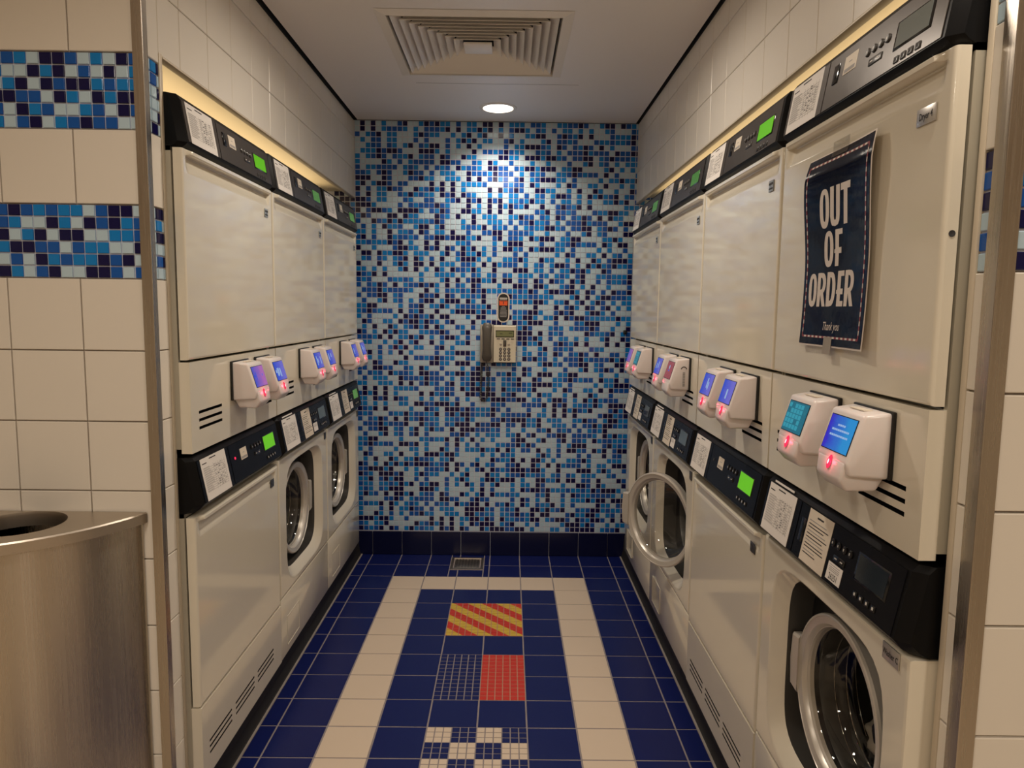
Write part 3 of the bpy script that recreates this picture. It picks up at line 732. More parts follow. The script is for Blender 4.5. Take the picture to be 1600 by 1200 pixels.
def washer(t, w, screen, seed, hinge='right', open_deg=0, badge_txt=None, number=None, near='right'):
    cu, cz = w / 2, 0.540
    m = MB(); shell(m, w, 0.115, 0.776, 0.045, 0.58, ENAMEL_GREY); m.build('cabinet', t)
    console(t, w, False, 'washer', screen, seed, True, number)
    # front panel with its recessed opening
    x0, x1, z0, z1 = 0.004, w - 0.004, 0.318, 0.772
    angs = sorted({2 * PI * i / 72 for i in range(72)} | {math.atan2(zz - cz, xx - cu) % (2 * PI) for xx in (x0, x1) for zz in (z0, z1)})
    def rect(a, y, ins=0.0):
        c, s = math.cos(a), math.sin(a); r = 9
        if c > 1e-9: r = min(r, (x1 - ins - cu) / c)
        if c < -1e-9: r = min(r, (x0 + ins - cu) / c)
        if s > 1e-9: r = min(r, (z1 - ins - cz) / s)
        if s < -1e-9: r = min(r, (z0 + ins - cz) / s)
        return (cu + r * c, y, cz + r * s)
    def sup(a, y, hw, hu, hd, n=5.0):
        c, s = math.cos(a), math.sin(a); hh = hu if s > 0 else hd
        r = ((abs(c) / hw) ** n + (abs(s) / hh) ** n) ** (-1 / n); return (cu + r * c, y, cz + r * s)
    m = MB()
    L = [[rect(a, 0.09) for a in angs], [rect(a, 0.006) for a in angs], [rect(a, 0.0015, 0.002) for a in angs], [rect(a, 0.0, 0.006) for a in angs], [rect(a, 0.0, 0.0072) for a in angs], [sup(a, 0.0, 0.2275, 0.2042, 0.2065) for a in angs],
         [sup(a, 0.0, 0.226, 0.203, 0.205) for a in angs], [sup(a, 0.003, 0.220, 0.199, 0.200) for a in angs], [sup(a, 0.018, 0.196, 0.192, 0.182) for a in angs], [sup(a, 0.024, 0.190, 0.189, 0.176) for a in angs]]
    m.loft(L, ENAMEL)
    fp = m.build('front_panel', t, 40)
    m = MB()
    L = [[sup(a, 0.024, 0.190, 0.189, 0.176) for a in angs], [sup(a, 0.070, 0.184, 0.184, 0.172) for a in angs], [(cu + 0.137 * math.cos(a), 0.070, cz + 0.137 * math.sin(a)) for a in angs], [(cu + 0.131 * math.cos(a), 0.085, cz + 0.131 * math.sin(a)) for a in angs]]
    m.loft(L[:2], GREY_IN); m.loft(L[1:3], BLACK); m.build('door_recess', t, 40)
    m = MB(); m.loft([L[2], L[3], [(cu + 0.140 * math.cos(a), 0.125, cz + 0.140 * math.sin(a)) for a in angs]], GASKET); m.build('door_seal', t, 50)
    DM = frame((1, 0, 0), (0, 0, 1), (0, -1, 0), (cu, 0, cz))
    m = MB(); m.lathe([(0.144, -0.126), (0.19, -0.13), (0.195, -0.30), (0.19, -0.42), (0.0005, -0.43)], DRUM, 40, DM)
    for i in range(3):
        a = 2 * PI * i / 3 + 0.5; m.box(-0.02, 0.02, 0.14, 0.192, -0.41, -0.14, DRUM, DM @ Matrix.Rotation(a, 4, 'Z'), bev=0.01)
    m.build('drum', t, 40)
    m = MB()
    for r_, h_ in ((0.136, -0.100), (0.143, -0.128), (0.190, -0.17), (0.192, -0.23), (0.192, -0.29)): m.tube([(r_ * math.cos(2 * PI * i / 40), r_ * math.sin(2 * PI * i / 40), h_) for i in range(41)], 0.0022, CHROME, 6, DM, False)
    m.build('drum_glint_rings', t, 60)  # polished rings added to imitate highlights on the drum
    # door: ring, glass bowl and grip
    hs = 1 if hinge == 'right' else -1
    D = bpy.data.objects.new('porthole_door', None); C.objects.link(D); D.parent = t; D.empty_display_size = 0.05
    mr, mg = MB(), MB(); porthole(mr, mg)
    a0 = 0.162; g = MB()
    pr = [(-hs * (a0 - 0.010), -0.060), (-hs * (a0 + 0.020), -0.056), (-hs * (a0 + 0.026), 0.0), (-hs * (a0 + 0.020), 0.056), (-hs * (a0 - 0.010), 0.060)]
    g.loft([[(x, y, -0.014) for x, y in pr], [(x, y, 0.002) for x, y in pr], [(x * 0.985, y * 0.93, 0.006) for x, y in pr]], RING, None, True, True)
    hb = MB(); hb.box(min(hs * 0.150, hs * 0.182), max(hs * 0.150, hs * 0.182), -0.035, 0.035, -0.028, -0.010, RING, bev=0.003)
    base = frame((1, 0, 0), (0, 0, 1), (0, -1, 0), (cu, 0.036, cz))
    if open_deg:
        hx = hs * 0.168
        base = base @ Matrix.Translation((hx, 0, -0.01)) @ Matrix.Rotation(math.radians(open_deg) * hs, 4, 'Y') @ Matrix.Translation((-hx, 0, 0.01))
    D.matrix_local = base
    mr.build('door_ring', D, 22); mg.build('door_glass', D, 50); g.build('door_grip', D, 40); hb.build('hinge', D, 35)
    # lower flap
    m = MB(); m.box(0.004, w - 0.004, 0.0015, 0.06, 0.115, 0.3135, ENAMEL, bev=0.0015)
    fl_ = m.build('lower_panel', t, 35)
    q = MB(); a, b, c, e = 0.060, 0.192, 0.140, 0.238; s = 0.0016
    for bx in ((a, b, c, c + s), (a, b, e - s, e), (a, a + s, c, e), (b - s, b, c, e)): q.box(bx[0], bx[1], 0.0002, 0.003, bx[2], bx[3], ENAMEL)
    q.build('drain_flap', t, 0)
    if badge_txt: badge(fp, w - 0.05, 0.757, BADGE_S, badge_txt, sz=(0.044, 0.026))
    else: badge(fp, w - 0.030, 0.752, BADGE_D, None, sz=(0.026, 0.026))
    return t

DL, DR = -0.637, 0.648
YLs = [-1.922, -1.330, -0.738, -0.146]
YRs = [-0.228, -0.815, -1.410, -2.000, -2.570]        # far to near
def at_left(i): return (DL, YLs[i], 0.0), PI / 2, YLs[i + 1] - YLs[i]
def at_right(i): return (DR, YRs[i], 0.0), -PI / 2, YRs[i] - YRs[i + 1]
GU, GD, GW = 'upper tumble dryers', 'lower tumble dryers', 'front loading washers'
for i, (lab, scr) in enumerate([('cream upper tumble dryer at the front of the left row, beside the bin', SCR_GREEN),
                               ('cream upper tumble dryer in the middle of the left row', SCR_GREEN2),
                               ('cream upper tumble dryer at the far end of the left row by the mosaic wall', SCR_GREEN2)]):
    loc, rz, wd = at_left(i); t = empty('tumble_dryer', loc, rz); tag(t, lab, 'dryer', GU)
    upper_dryer(t, wd, scr, 10 + i, BADGE_B, near='left')
loc, rz, wd = at_left(0); t = empty('tumble_dryer', loc, rz); tag(t, 'cream lower dryer with slotted kick panel, left row nearest the bin', 'dryer', GD); lower_dryer(t, wd, SCR_GREEN, 3, near='left')
loc, rz, wd = at_left(1); t = empty('washing_machine', loc, rz); tag(t, 'cream porthole washer in the middle of the left row, dark display', 'washing machine', GW); washer(t, wd, SCR_DIM, 21, 'left', near='left')
loc, rz, wd = at_left(2); t = empty('washing_machine', loc, rz); tag(t, 'cream porthole washer at the far end of the left row, green display', 'washing machine', GW); washer(t, wd, SCR_GREEN2, 22, 'left', near='left')
for i, (lab, scr, bm_, bt) in enumerate([('cream upper tumble dryer at the far end of the right row by the mosaic wall', SCR_GREEN2, BADGE_B, None),
                               ('cream upper tumble dryer second from the mosaic wall in the right row', SCR_GREEN2, BADGE_B, None),
                               ('cream upper tumble dryer with bright green display next to the one with the poster', SCR_GREEN, BADGE_B, None),
                               ('cream upper tumble dryer labelled Dryer 4, carrying the out of order poster', SCR_OFF, BADGE_S, 'Dryer 4')]):
    loc, rz, wd = at_right(i); t = empty('tumble_dryer', loc, rz); tag(t, lab, 'dryer', GU)
    upper_dryer(t, wd, scr, 30 + i, bm_, bt)
loc, rz, wd = at_right(0); t = empty('washing_machine', loc, rz); tag(t, 'cream washer with closed door at the far end of the right row', 'washing machine', GW); washer(t, wd, SCR_DARK, 41, 'right')
loc, rz, wd = at_right(1); t = empty('washing_machine', loc, rz); tag(t, 'cream washer with its porthole door standing open in the right row', 'washing machine', GW); washer(t, wd, SCR_DIM, 42, 'right', 30)
loc, rz, wd = at_right(2); t = empty('tumble_dryer', loc, rz); tag(t, 'cream lower dryer with green display and slotted kick panel in the right row', 'dryer', GD); lower_dryer(t, wd, SCR_GREEN, 45)
loc, rz, wd = at_right(3); t = empty('washing_machine', loc, rz); tag(t, 'cream washer labelled Washer C with laundry behind its closed porthole', 'washing machine', GW)
washer(t, wd, SCR_DARK, 44, 'right', 0, 'Washer C', '26251')

# ------------------------------------------------------------------ payment terminals
def terminal(name_label, D, row, ymid, style, led=True, logo=False):
    rz = PI / 2 if row == 'L' else -PI / 2
    t = empty('payment_terminal', (D, ymid, 1.0), rz); tag(t, name_label, 'payment terminal', 'payment terminals')
    m = MB(); m.box(-0.060, 0.060, -0.006, 0.0, 0.010, 0.112, BLACK, bev=0.002); m.build('backplate', t)
    # housing: (out, z, half width); a narrower chin hangs below the big side cheeks
    def wedge(name, pr, bev):
        bm = bmesh.new()
        Lv = [bm.verts.new((-h, -o, z)) for o, z, h in pr]; Rv = [bm.verts.new((h, -o, z)) for o, z, h in pr]
        n = len(pr); bm.faces.new(Lv); bm.faces.new(Rv[::-1])
        for i in range(n): bm.faces.new((Lv[i], Rv[i], Rv[(i + 1) % n], Lv[(i + 1) % n]))
        bmesh.ops.recalc_face_normals(bm, faces=bm.faces)
        bmesh.ops.bevel(bm, geom=list(bm.edges), offset=bev, segments=3, affect='EDGES', profile=0.5)
        m = MB(); m.addbm(bm, TERMINAL); return m.build(name, t, 50)
    pr = [(0.004, 0.110, 0.058), (0.043, 0.105, 0.052), (0.0655, 0.030, 0.0495), (0.060, 0.012, 0.049), (0.004, 0.010, 0.057)]
    wedge('housing', pr, 0.005)
    wedge('housing_chin', [(0.020, 0.034, 0.040), (0.0648, 0.034, 0.0465), (0.0705, 0.004, 0.040), (0.056, -0.014, 0.034), (0.014, -0.011, 0.043), (0.004, 0.014, 0.048)], 0.005)
    # lower side skirt step
    a = Vector((0, -pr[1][0], pr[1][1])); b = Vector((0, -pr[2][0], pr[2][1])); up = (a - b).normalized(); nr = Vector((0, -up.z, up.y)); H = (a - b).length
    def P(x, s, o=0.0): return frame((1, 0, 0), up, nr, b + up * (s * H) + Vector((x, 0, 0)) + nr * o)
    q = MB(); q.box(-0.0425, 0.0425, -0.0285, 0.0285, -0.002, 0.0006, BLACK_GLOSS); q.build('screen_bezel', t, 0, P(0, 0.52, 0.0))
    q = MB(); q.add([(-0.041, -0.0272, 0), (0.041, -0.0272, 0), (0.041, 0.0272, 0), (-0.041, 0.0272, 0)], [(0, 1, 2, 3)], SCR[style]); sc = q.build('screen', t, 0, P(0, 0.52, 0.0009))
    q = MB()
    if style == 'deep':
        for (x0, x1, y) in ((-0.012, 0.012, 0.013), (-0.026, 0.028, 0.005), (-0.028, 0.030, -0.004)):
            x = x0
            while x < x1:
                l = rnd.uniform(0.003, 0.007); q.box(x, min(x + l, x1), y - 0.0016, y + 0.0016, 0, 0.0002, SCR_TXT); x += l + 0.0012
    elif style == 'teal':
        for i in range(5):
            for j in range(5):
                if rnd.random() < 0.8: q.box(-0.038 + i * 0.0125, -0.0275 + i * 0.0125, 0.016 - j * 0.0095, 0.024 - j * 0.0095, 0, 0.0002, SCR_TEAL_TXT)
        q.box(0.027, 0.037, 0.008, 0.014, 0, 0.0002, SCR['teal'])
    elif style == 'red':
        q.lathe([(0.007, 0.0), (0.0, 0.0002)], SCR_TXT, 16, Matrix.Translation((-0.004, 0.009, 0))); q.box(-0.012, 0.006, -0.004, 0.0, 0, 0.0002, SCR['blue'])
    else:
        for i in range(6): q.box(-0.036 + i * 0.011, -0.030 + i * 0.011 + rnd.uniform(0, .004), rnd.uniform(-0.02, 0.0), rnd.uniform(0.002, 0.02), 0, 0.0002, SCR['blue'] if style == 'violet' else SCR_TXT) if i % 2 == rnd.randrange(2) else None
    if q.v: q.build('screen_print', t, 0, P(0, 0.52, 0.0011))
    if led:
        q = MB(); q.lathe([(0.0075, 0.0), (0.0065, 0.0008), (0.0, 0.0012)], LED, 20, P(0, -0.06, 0.0005) @ Matrix.Diagonal((0.95, 1.5, 1, 1))); q.build('status_light', t)
        q = MB(); q.lathe([(0.0030, 0.0020), (0.0, 0.0026)], LED_HOT, 12, P(0, -0.06, 0.0005) @ Matrix.Diagonal((0.7, 1.4, 1, 1))); q.build('status_light_core', t)
    if led:
        l = bpy.data.lights.new('status_led', 'POINT'); l.energy = 0.022; l.color = (1.0, 0.05, 0.12); l.shadow_soft_size = 0.004
        lo = bpy.data.objects.new('status_led', l); C.objects.link(lo); lo.parent = t; lo.matrix_local = P(0, -0.06, 0.009)
    q = MB(); q.box(-0.022, 0.022, -0.030, -0.016, 0.1075, 0.1090, CARD); q.build('top_label', t, 0)
    if logo:
        F = frame((0, 1, 0), (0, 0, 1), (1, 0, 0), (0.0565, -0.022, 0.075)); q = MB()
        q.loft([[(r_ * math.cos(a_), r_ * math.sin(a_), 0.0008) for r_ in (0.007, 0.010)] for a_ in [PI * (0.05 + 0.9 * i / 12) for i in range(13)]], GREY_BTN, F, closed=False)
        for i in range(9): q.box(-0.003, 0.004, -0.012 - i * 0.005, -0.0085 - i * 0.005, 0.0004, 0.0008, INK, F)
        q.build('side_logo', t, 0)
    return t
for lab, y, st in [('white payment terminal with violet screen, nearest the bin on the left row', -1.628, 'violet'), ('white payment terminal with blue screen, second from the bin on the left row', -1.458, 'blue'),
                   ('white payment terminal with blue screen, third from the bin on the left row', -1.036, 'blue'), ('white payment terminal with blue screen, fourth from the bin on the left row', -0.864, 'blue'),
                   ('white payment terminal with blue screen, fifth from the bin on the left row', -0.450, 'blue'), ('white payment terminal with blue screen, left row nearest the mosaic wall', -0.278, 'blue')]:
    terminal(lab, DL, 'L', y, st)
for lab, y, st, led, lg in [('white payment terminal with blue text screen above Washer C, nearest the camera', -2.430, 'deep', True, False), ('white payment terminal with teal grid screen above Washer C', -2.262, 'teal', True, False),
                   ('white blue-screened payment terminal above the lower dryer of the right row, nearer of two', -1.868, 'blue', True, False), ('white blue-screened payment terminal above the lower dryer of the right row, farther of two', -1.702, 'blue', True, False),
                   ('white payment terminal with pink red screen and a logo on its side', -1.272, 'red', False, True), ('white payment terminal with blue screen beside the one with the red screen', -1.108, 'blue', True, False),
                   ('white payment terminal at the far end of the right row, nearer of its pair', -0.705, 'teal', True, False), ('white payment terminal at the far end of the right row, closest to the mosaic wall', -0.540, 'violet', True, False)]:
    terminal(lab, DR, 'R', y, st, led, lg)

# ------------------------------------------------------------------ out of order poster on Dryer 4
pw, ph = 0.250, 0.340
po = empty('out_of_order_poster', (DR - 0.0015, -2.0 - 0.275, 1.365), -PI / 2); tag(po, 'navy laminated OUT OF ORDER poster taped to the dryer door', 'poster')
def PP(x, y, o=0.0):
    e = x / (pw / 2); g = y / (ph / 2)
    q1 = min(1, max(0, (g + 0.2) / 0.95)); q1 = q1 * q1 * (3 - 2 * q1)
    q2 = min(1, max(0, (g - 0.74) / 0.26))
    bulge = 0.004 + 0.005 * max(0, e) ** 2 + (0.008 - 0.002 * e) * q1 - 0.011 * q2 ** 1.5 * (0.75 - 0.25 * e) + 0.004 * max(0, -g) ** 3
    return (x, -(bulge + o), y)
def surf(name, x0, x1, y0, y1, o, m, nx=16, ny=20, th=0.0006, parent=None):
    q = MB(); n = nx + 1
    vs = [PP(x0 + (x1 - x0) * i / nx, y0 + (y1 - y0) * j / ny, o) for j in range(ny + 1) for i in range(n)]
    k = len(vs); vs += [(v[0], v[1] + th, v[2]) for v in vs]
    fs = [(j * n + i, j * n + i + 1, (j + 1) * n + i + 1, (j + 1) * n + i) for j in range(ny) for i in range(nx)]
    fs += [tuple(k + a for a in f[::-1]) for f in fs]
    ring = list(range(n)) + [j * n + nx for j in range(1, ny + 1)] + [ny * n + i for i in range(nx - 1, -1, -1)] + [j * n for j in range(ny - 1, 0, -1)]
    fs += [(ring[a], ring[(a + 1) % len(ring)], k + ring[(a + 1) % len(ring)], k + ring[a]) for a in range(len(ring))]
    q.add(vs, fs, m); return q.build(name, parent or po, 40)
surf('laminate_margin', -pw / 2, pw / 2, -ph / 2, ph / 2, 0, POSTER_W, 20, 44)
surf('printed_sheet', -pw / 2 + 0.003, pw / 2 - 0.003, -ph / 2 + 0.003, ph / 2 - 0.003, 0.0008, POSTER, 20, 44)
q = MB()
def dashes(p0, p1, n):
    for i in range(n):
        a, b = i / n, (i + 1) / n; m_ = POSTER_W if i % 2 else POSTER_R; t_ = 0.0017 if i % 2 else 0.0019
        x0, y0 = p0[0] + (p1[0] - p0[0]) * a, p0[1] + (p1[1] - p0[1]) * a; x1, y1 = p0[0] + (p1[0] - p0[0]) * b, p0[1] + (p1[1] - p0[1]) * b
        if abs(x1 - x0) > abs(y1 - y0): c = [(x0, y0 - t_), (x1, y1 - t_), (x1, y1 + t_), (x0, y0 + t_)]
        else: c = [(x0 - t_, y0), (x0 + t_, y0), (x1 + t_, y1), (x1 - t_, y1)]
        q.add([PP(*p, 0.0011) for p in c], [(0, 1, 2, 3)], m_)
bx, by = pw / 2 - 0.015, ph / 2 - 0.017
dashes((-bx, -by), (bx, -by), 27); dashes((-bx, by), (bx, by), 27); dashes((-bx, -by), (-bx, by), 41); dashes((bx, -by), (bx, by), 41)
q.build('dashed_border', po, 0)
# condensed hand-cut capitals, unit height 1
def oval(x0, x1, y0, y1, n=28, p=2.6):
    cx, cy, a, b = (x0 + x1) / 2, (y0 + y1) / 2, (x1 - x0) / 2, (y1 - y0) / 2
    out = []
    for i in range(n):
        t = 2 * PI * i / n; c, s = math.cos(t), math.sin(t)
        r = (abs(c) ** p + abs(s) ** p) ** (-1 / p); out.append((cx + a * r * c, cy + b * r * s))
    return out
def arc_r(x0, x1, y0, y1, n=10):     # right-bulging half oval from bottom to top
    return [(x0 + (x1 - x0) * math.cos(-PI / 2 + PI * i / n) ** 0.7 if math.cos(-PI / 2 + PI * i / n) > 1e-6 else x0, (y0 + y1) / 2 + (y1 - y0) / 2 * math.sin(-PI / 2 + PI * i / n)) for i in range(n + 1)]
GL = {'O': ([oval(0, 0.56, 0, 1), oval(0.20, 0.36, 0.17, 0.86)], 0.56),
      'U': ([[(0, 1), (0, 0.28), (0.03, 0.12), (0.10, 0.03), (0.27, 0), (0.44, 0.03), (0.52, 0.12), (0.55, 0.28), (0.55, 1), (0.34, 1), (0.34, 0.24), (0.32, 0.17), (0.275, 0.15), (0.23, 0.17), (0.21, 0.24), (0.21, 1)]], 0.55),
      'T': ([[(0, 1), (0, 0.83), (0.16, 0.83), (0.16, 0), (0.37, 0), (0.37, 0.83), (0.53, 0.83), (0.53, 1)]], 0.53),
      'F': ([[(0.06, 0), (0.06, 0.36), (0, 0.36), (0, 0.46), (0.06, 0.48), (0.06, 1), (0.48, 1), (0.48, 0.85), (0.27, 0.85), (0.27, 0.50), (0.42, 0.50), (0.42, 0.34), (0.27, 0.34), (0.27, 0)]], 0.48),
      'E': ([[(0.06, 0), (0.06, 0.36), (0, 0.36), (0, 0.46), (0.06, 0.48), (0.06, 1), (0.46, 1), (0.46, 0.85), (0.27, 0.85), (0.27, 0.50), (0.42, 0.50), (0.42, 0.34), (0.27, 0.34), (0.27, 0.15), (0.46, 0.15), (0.46, 0)]], 0.47),
      'D': ([[(0, 0), (0.20, 0)] + arc_r(0.22, 0.56, 0, 1)[1:-1] + [(0.20, 1), (0, 1)], [(0.20, 0.16)] + arc_r(0.21, 0.36, 0.16, 0.85) + [(0.20, 0.85)]], 0.56),
      'R': ([[(0, 0), (0, 1), (0.22, 1)] + arc_r(0.24, 0.56, 0.38, 1)[1:-1][::-1] + [(0.40, 0.42), (0.58, 0), (0.37, 0), (0.22, 0.36), (0.20, 0)], [(0.20, 0.50)] + arc_r(0.21, 0.36, 0.50, 0.86) + [(0.20, 0.86)]], 0.57)}
def word(txt, cx, y0, h, wd, name):
    tot = sum(GL[c][1] for c in txt) + 0.06 * (len(txt) - 1); s = wd / tot; x = cx - wd / 2
    for c in txt:
        loops, a = GL[c]
        me = curve_mesh([[(x + p[0] * s, y0 + p[1] * h) for p in l] for l in loops])
        for v in me.vertices: v.co = PP(v.co.x, v.co.y, 0.0012)
        put_mesh('letter', me, POSTER_W, po, Matrix.Identity(4)); x += (a + 0.06) * s
word('OUT', 0.0, 0.038, 0.068, 0.112, 'OUT'); word('OF', -0.006, -0.030, 0.062, 0.068, 'OF'); word('ORDER', -0.010, -0.099, 0.060, 0.175, 'ORDER')
me = text_mesh('Thank you', 0.021, 0.0, 0.35, 0.72)
for v in me.vertices: v.co = PP(v.co.x + 0.002, v.co.y - 0.134, 0.0012)
put_mesh('thank_you_script', me, POSTER_W, po, Matrix.Identity(4))
surf('grey_tape_strip', -0.018, 0.012, -ph / 2 - 0.012, -ph / 2 + 0.018, 0.0016, TAPE, 4, 6)
surf('clear_tape_strip', -0.030, 0.030, ph / 2 - 0.012, ph / 2 + 0.014, 0.0016, CLEAR, 4, 6, 0.0003)

# ------------------------------------------------------------------ laundry in Washer C
def garment(name, label, m, loc, sc, seed):
    rr = random.Random(seed); bm = bmesh.new(); bmesh.ops.create_icosphere(bm, subdivisions=4, radius=1.0)
    ph_ = [(rr.uniform(2, 7), rr.uniform(2, 7), rr.uniform(2, 7), rr.uniform(0, 6)) for _ in range(6)]
    for v in bm.verts:
        p = v.co.copy(); f = 1.0
        for a, b, c, e in ph_: f += 0.055 * math.sin(a * p.x + b * p.y + c * p.z + e)
        f += 0.10 * abs(math.sin(5 * p.x + 3 * p.z + seed)); v.co = Vector((p.x * sc[0], p.y * sc[1], p.z * sc[2])) * f
    q = MB(); q.addbm(bm, m); o = q.build(name, None, 180); o.location = loc; return tag(o, label, 'clothes', 'laundry inside Washer C')
yC = (YRs[3] + YRs[4]) / 2
garment('garment', 'crumpled navy garment behind the porthole glass of Washer C', CLOTH_N, (DR + 0.205, yC - 0.005, 0.465), (0.060, 0.115, 0.085), 3)
garment('garment', 'crumpled pale garment lowest behind the porthole glass of Washer C', CLOTH_W, (DR + 0.200, yC + 0.02, 0.425), (0.060, 0.11, 0.040), 5)
garment('garment', 'small orange garment on the heap behind the glass of Washer C', CLOTH_O, (DR + 0.165, yC + 0.00, 0.590), (0.03, 0.030, 0.03), 8)
garment('garment', 'small dark red garment in the heap behind the glass of Washer C', CLOTH_R, (DR + 0.150, yC - 0.01, 0.530), (0.022, 0.045, 0.03), 11)

# ------------------------------------------------------------------ wall telephone and its sign
tp = empty('wall_telephone', (0.03, 0.0, 1.085)); tp.scale = (0.95, 0.95, 0.95); tag(tp, 'ivory wall telephone with charcoal handset on the mosaic wall', 'telephone')
q = MB(); q.box(-0.092, 0.090, -0.030, 0.0, -0.100, 0.098, BLACK, bev=0.004); q.build('wall_bracket', tp)
q = MB(); q.extrude([(-0.026, -0.094), (-0.052, -0.094), (-0.070, 0.092), (-0.026, 0.096)], -0.022, 0.092, PHONE); 
body = q.build('phone_body', tp)
q = MB(); q.box(-0.092, -0.024, -0.044, -0.026, -0.098, 0.100, PHONE_G, bev=0.004); q.build('cradle', tp)
kn = Vector((0, -0.018, 0.186)).normalized(); kz = Vector((0, -kn.z, kn.y))
def KP(x, s, o=0.0): return frame((1, 0, 0), kn, kz, Vector((x, -0.052, -0.094)) + kn * s + kz * o)
q = MB(); q.box(-0.047, 0.047, -0.018, 0.018, -0.001, 0.001, BLACK_GLOSS); q.build('lcd_bezel', tp, 0, KP(0.035, 0.148))
q = MB(); q.box(-0.044, 0.044, -0.014, 0.014, 0, 0.0016, LCD); q.box(-0.026, -0.012, -0.001, 0.002, 0.0016, 0.0018, INK_DK); q.box(0.02, 0.038, 0.003, 0.006, 0.0016, 0.0018, INK_DK); q.build('lcd', tp, 0, KP(0.035, 0.148))
for i in range(4):
    q = MB(); q.box(-0.008, 0.008, -0.0018, 0.0018, 0, 0.003, INK_DK); q.build('soft_key', tp, 0, KP(0.002 + i * 0.024, 0.122))
q = MB(); q.box(-0.008, 0.008, -0.017, 0.017, 0, 0.004, HANDSET, bev=0.0035); q.build('navigation_key', tp, 35, KP(0.035, 0.099))
for sx in (-1, 1):
    q = MB(); q.lathe([(0.006, 0), (0.006, 0.002), (0.0035, 0.003), (0.0, 0.003)], PHONE_G, 14); q.build('round_key', tp, 35, KP(0.035 + sx * 0.021, 0.093))
for r in range(4):
    for c in range(3):
        q = MB(); q.lathe([(0.0078, 0), (0.0078, 0.003), (0.006, 0.004), (0.0, 0.004)], HANDSET, 14)
        q.box(-0.002, 0.002, -0.003, 0.003, 0.004, 0.0043, LIGHT_MARK); q.build('keypad_key', tp, 35, KP(0.035 + (c - 1) * 0.0215, 0.069 - r * 0.0175))
hs_ = []
for i in range(21):
    s = i / 20; z = -0.088 + 0.196 * s
    e = abs(2 * s - 1); wd_ = 0.021 + 0.008 * e ** 2; yb_ = -0.040 - 0.012 * (1 - e ** 3); yf = -0.078 - 0.008 * (1 - e ** 2)
    k = 1.0 if 0.06 < s < 0.94 else 0.82 if 0.0 < s < 1.0 else 0.55
    hs_.append([(-0.057 + wd_ * k * math.copysign(abs(math.cos(a)) ** 0.7, math.cos(a)), (yb_ + yf) / 2 + (yf - yb_) / 2 * k * math.copysign(abs(math.sin(a)) ** 0.7, math.sin(a)), z) for a in [2 * PI * j / 20 for j in range(20)]])
q = MB(); q.loft(hs_, HANDSET, None, True, True); q.build('handset', tp, 50)
path = []
def bez(p, t): a, b, c, d_ = [Vector(x) for x in p]; return a * (1 - t) ** 3 + b * 3 * t * (1 - t) ** 2 + c * 3 * t * t * (1 - t) + d_ * t ** 3
b1_ = [(-0.060, -0.052, -0.090), (-0.045, -0.05, -0.13), (-0.047, -0.018, -0.20), (-0.058, -0.016, -0.285)]
b2_ = [(-0.058, -0.016, -0.285), (-0.066, -0.016, -0.312), (-0.092, -0.016, -0.30), (-0.090, -0.016, -0.27)]
b3_ = [(-0.090, -0.016, -0.27), (-0.086, -0.016, -0.20), (-0.090, -0.016, -0.15), (-0.080, -0.016, -0.10)]
ctr = [bez(b1_, i / 60) for i in range(61)] + [bez(b2_, i / 14) for i in range(1, 15)] + [bez(b3_, i / 50) for i in range(1, 51)]
N = len(ctr) * 8
for i in range(N):
    f = i / 8; a = min(int(f), len(ctr) - 2); p = ctr[a].lerp(ctr[a + 1], f - a); tg = (ctr[a + 1] - ctr[a]).normalized()
    s1 = tg.cross(Vector((0, 1, 0))).normalized(); s2 = tg.cross(s1); th_ = i / N * 2 * PI * 52
    path.append(p + (s1 * math.cos(th_) + s2 * math.sin(th_)) * (0.0058 if 10 < f else 0.001))
q = MB(); q.tube(path, 0.0016, HANDSET, 5); q.build('coiled_cord', tp, 60)

sg = empty('emergency_sign', (0.054, 0.0, 1.263)); tag(sg, 'pill shaped black sign with orange square above the telephone', 'sign')
def pill(hw, hh, n=14):
    r = hw; out = []
    for i in range(n + 1): a = PI * i / n; out.append((r * math.cos(a), hh - r + r * math.sin(a)))
    for i in range(n + 1): a = PI + PI * i / n; out.append((r * math.cos(a), -hh + r + r * math.sin(a)))
    return out
FS = frame((1, 0, 0), (0, 0, 1), (0, -1, 0), (0, 0, 0))
q = MB(); l = pill(0.0305, 0.0735); q.loft([[(x, y, 0.0) for x, y in l], [(x, y, 0.005) for x, y in l]], POSTER_W, FS, False, True); q.build('sign_border', sg, 0)
q = MB(); l = pill(0.0245, 0.0675); q.loft([[(x, y, 0.004) for x, y in l], [(x, y, 0.0056) for x, y in l]], BLACK, FS, False, True); q.build('sign_face', sg, 0)
q = MB(); q.box(-0.020, 0.020, 0.011, 0.034, 0.0055, 0.006, ORANGE, FS); q.build('orange_square', sg, 0)
q = MB()
q.box(-0.018, 0.018, 0.038, 0.041, 0.0055, 0.006, LIGHT_MARK, FS); q.box(-0.019, 0.019, 0.043, 0.049, 0.0055, 0.006, LIGHT_MARK, FS)
q.box(-0.0018, 0.0018, 0.017, 0.030, 0.006, 0.0063, INK_DK, FS); q.box(-0.016, 0.016, 0.031, 0.0325, 0.006, 0.0063, INK_DK, FS)
for i in range(9):
    h_ = rnd.uniform(0.008, 0.018) if i < 4 else rnd.uniform(0.014, 0.019); q.box(-h_, h_, 0.004 - i * 0.0062, 0.0065 - i * 0.0062, 0.0055, 0.006, INK, FS)
q.build('sign_text', sg, 0)
# small black clip on the mosaic near the right hand machines
q = MB(); q.box(-0.008, 0.008, -0.012, 0.0, -0.010, 0.010, BLACK, bev=0.002); q.box(-0.003, 0.003, -0.014, -0.012, -0.004, 0.006, GREY_BTN, bev=0.001)
o = q.build('wall_clip', None); o.location = (0.658, -0.002, 1.149); tag(o, 'small black clip on the mosaic wall beside the right machines', 'clip')

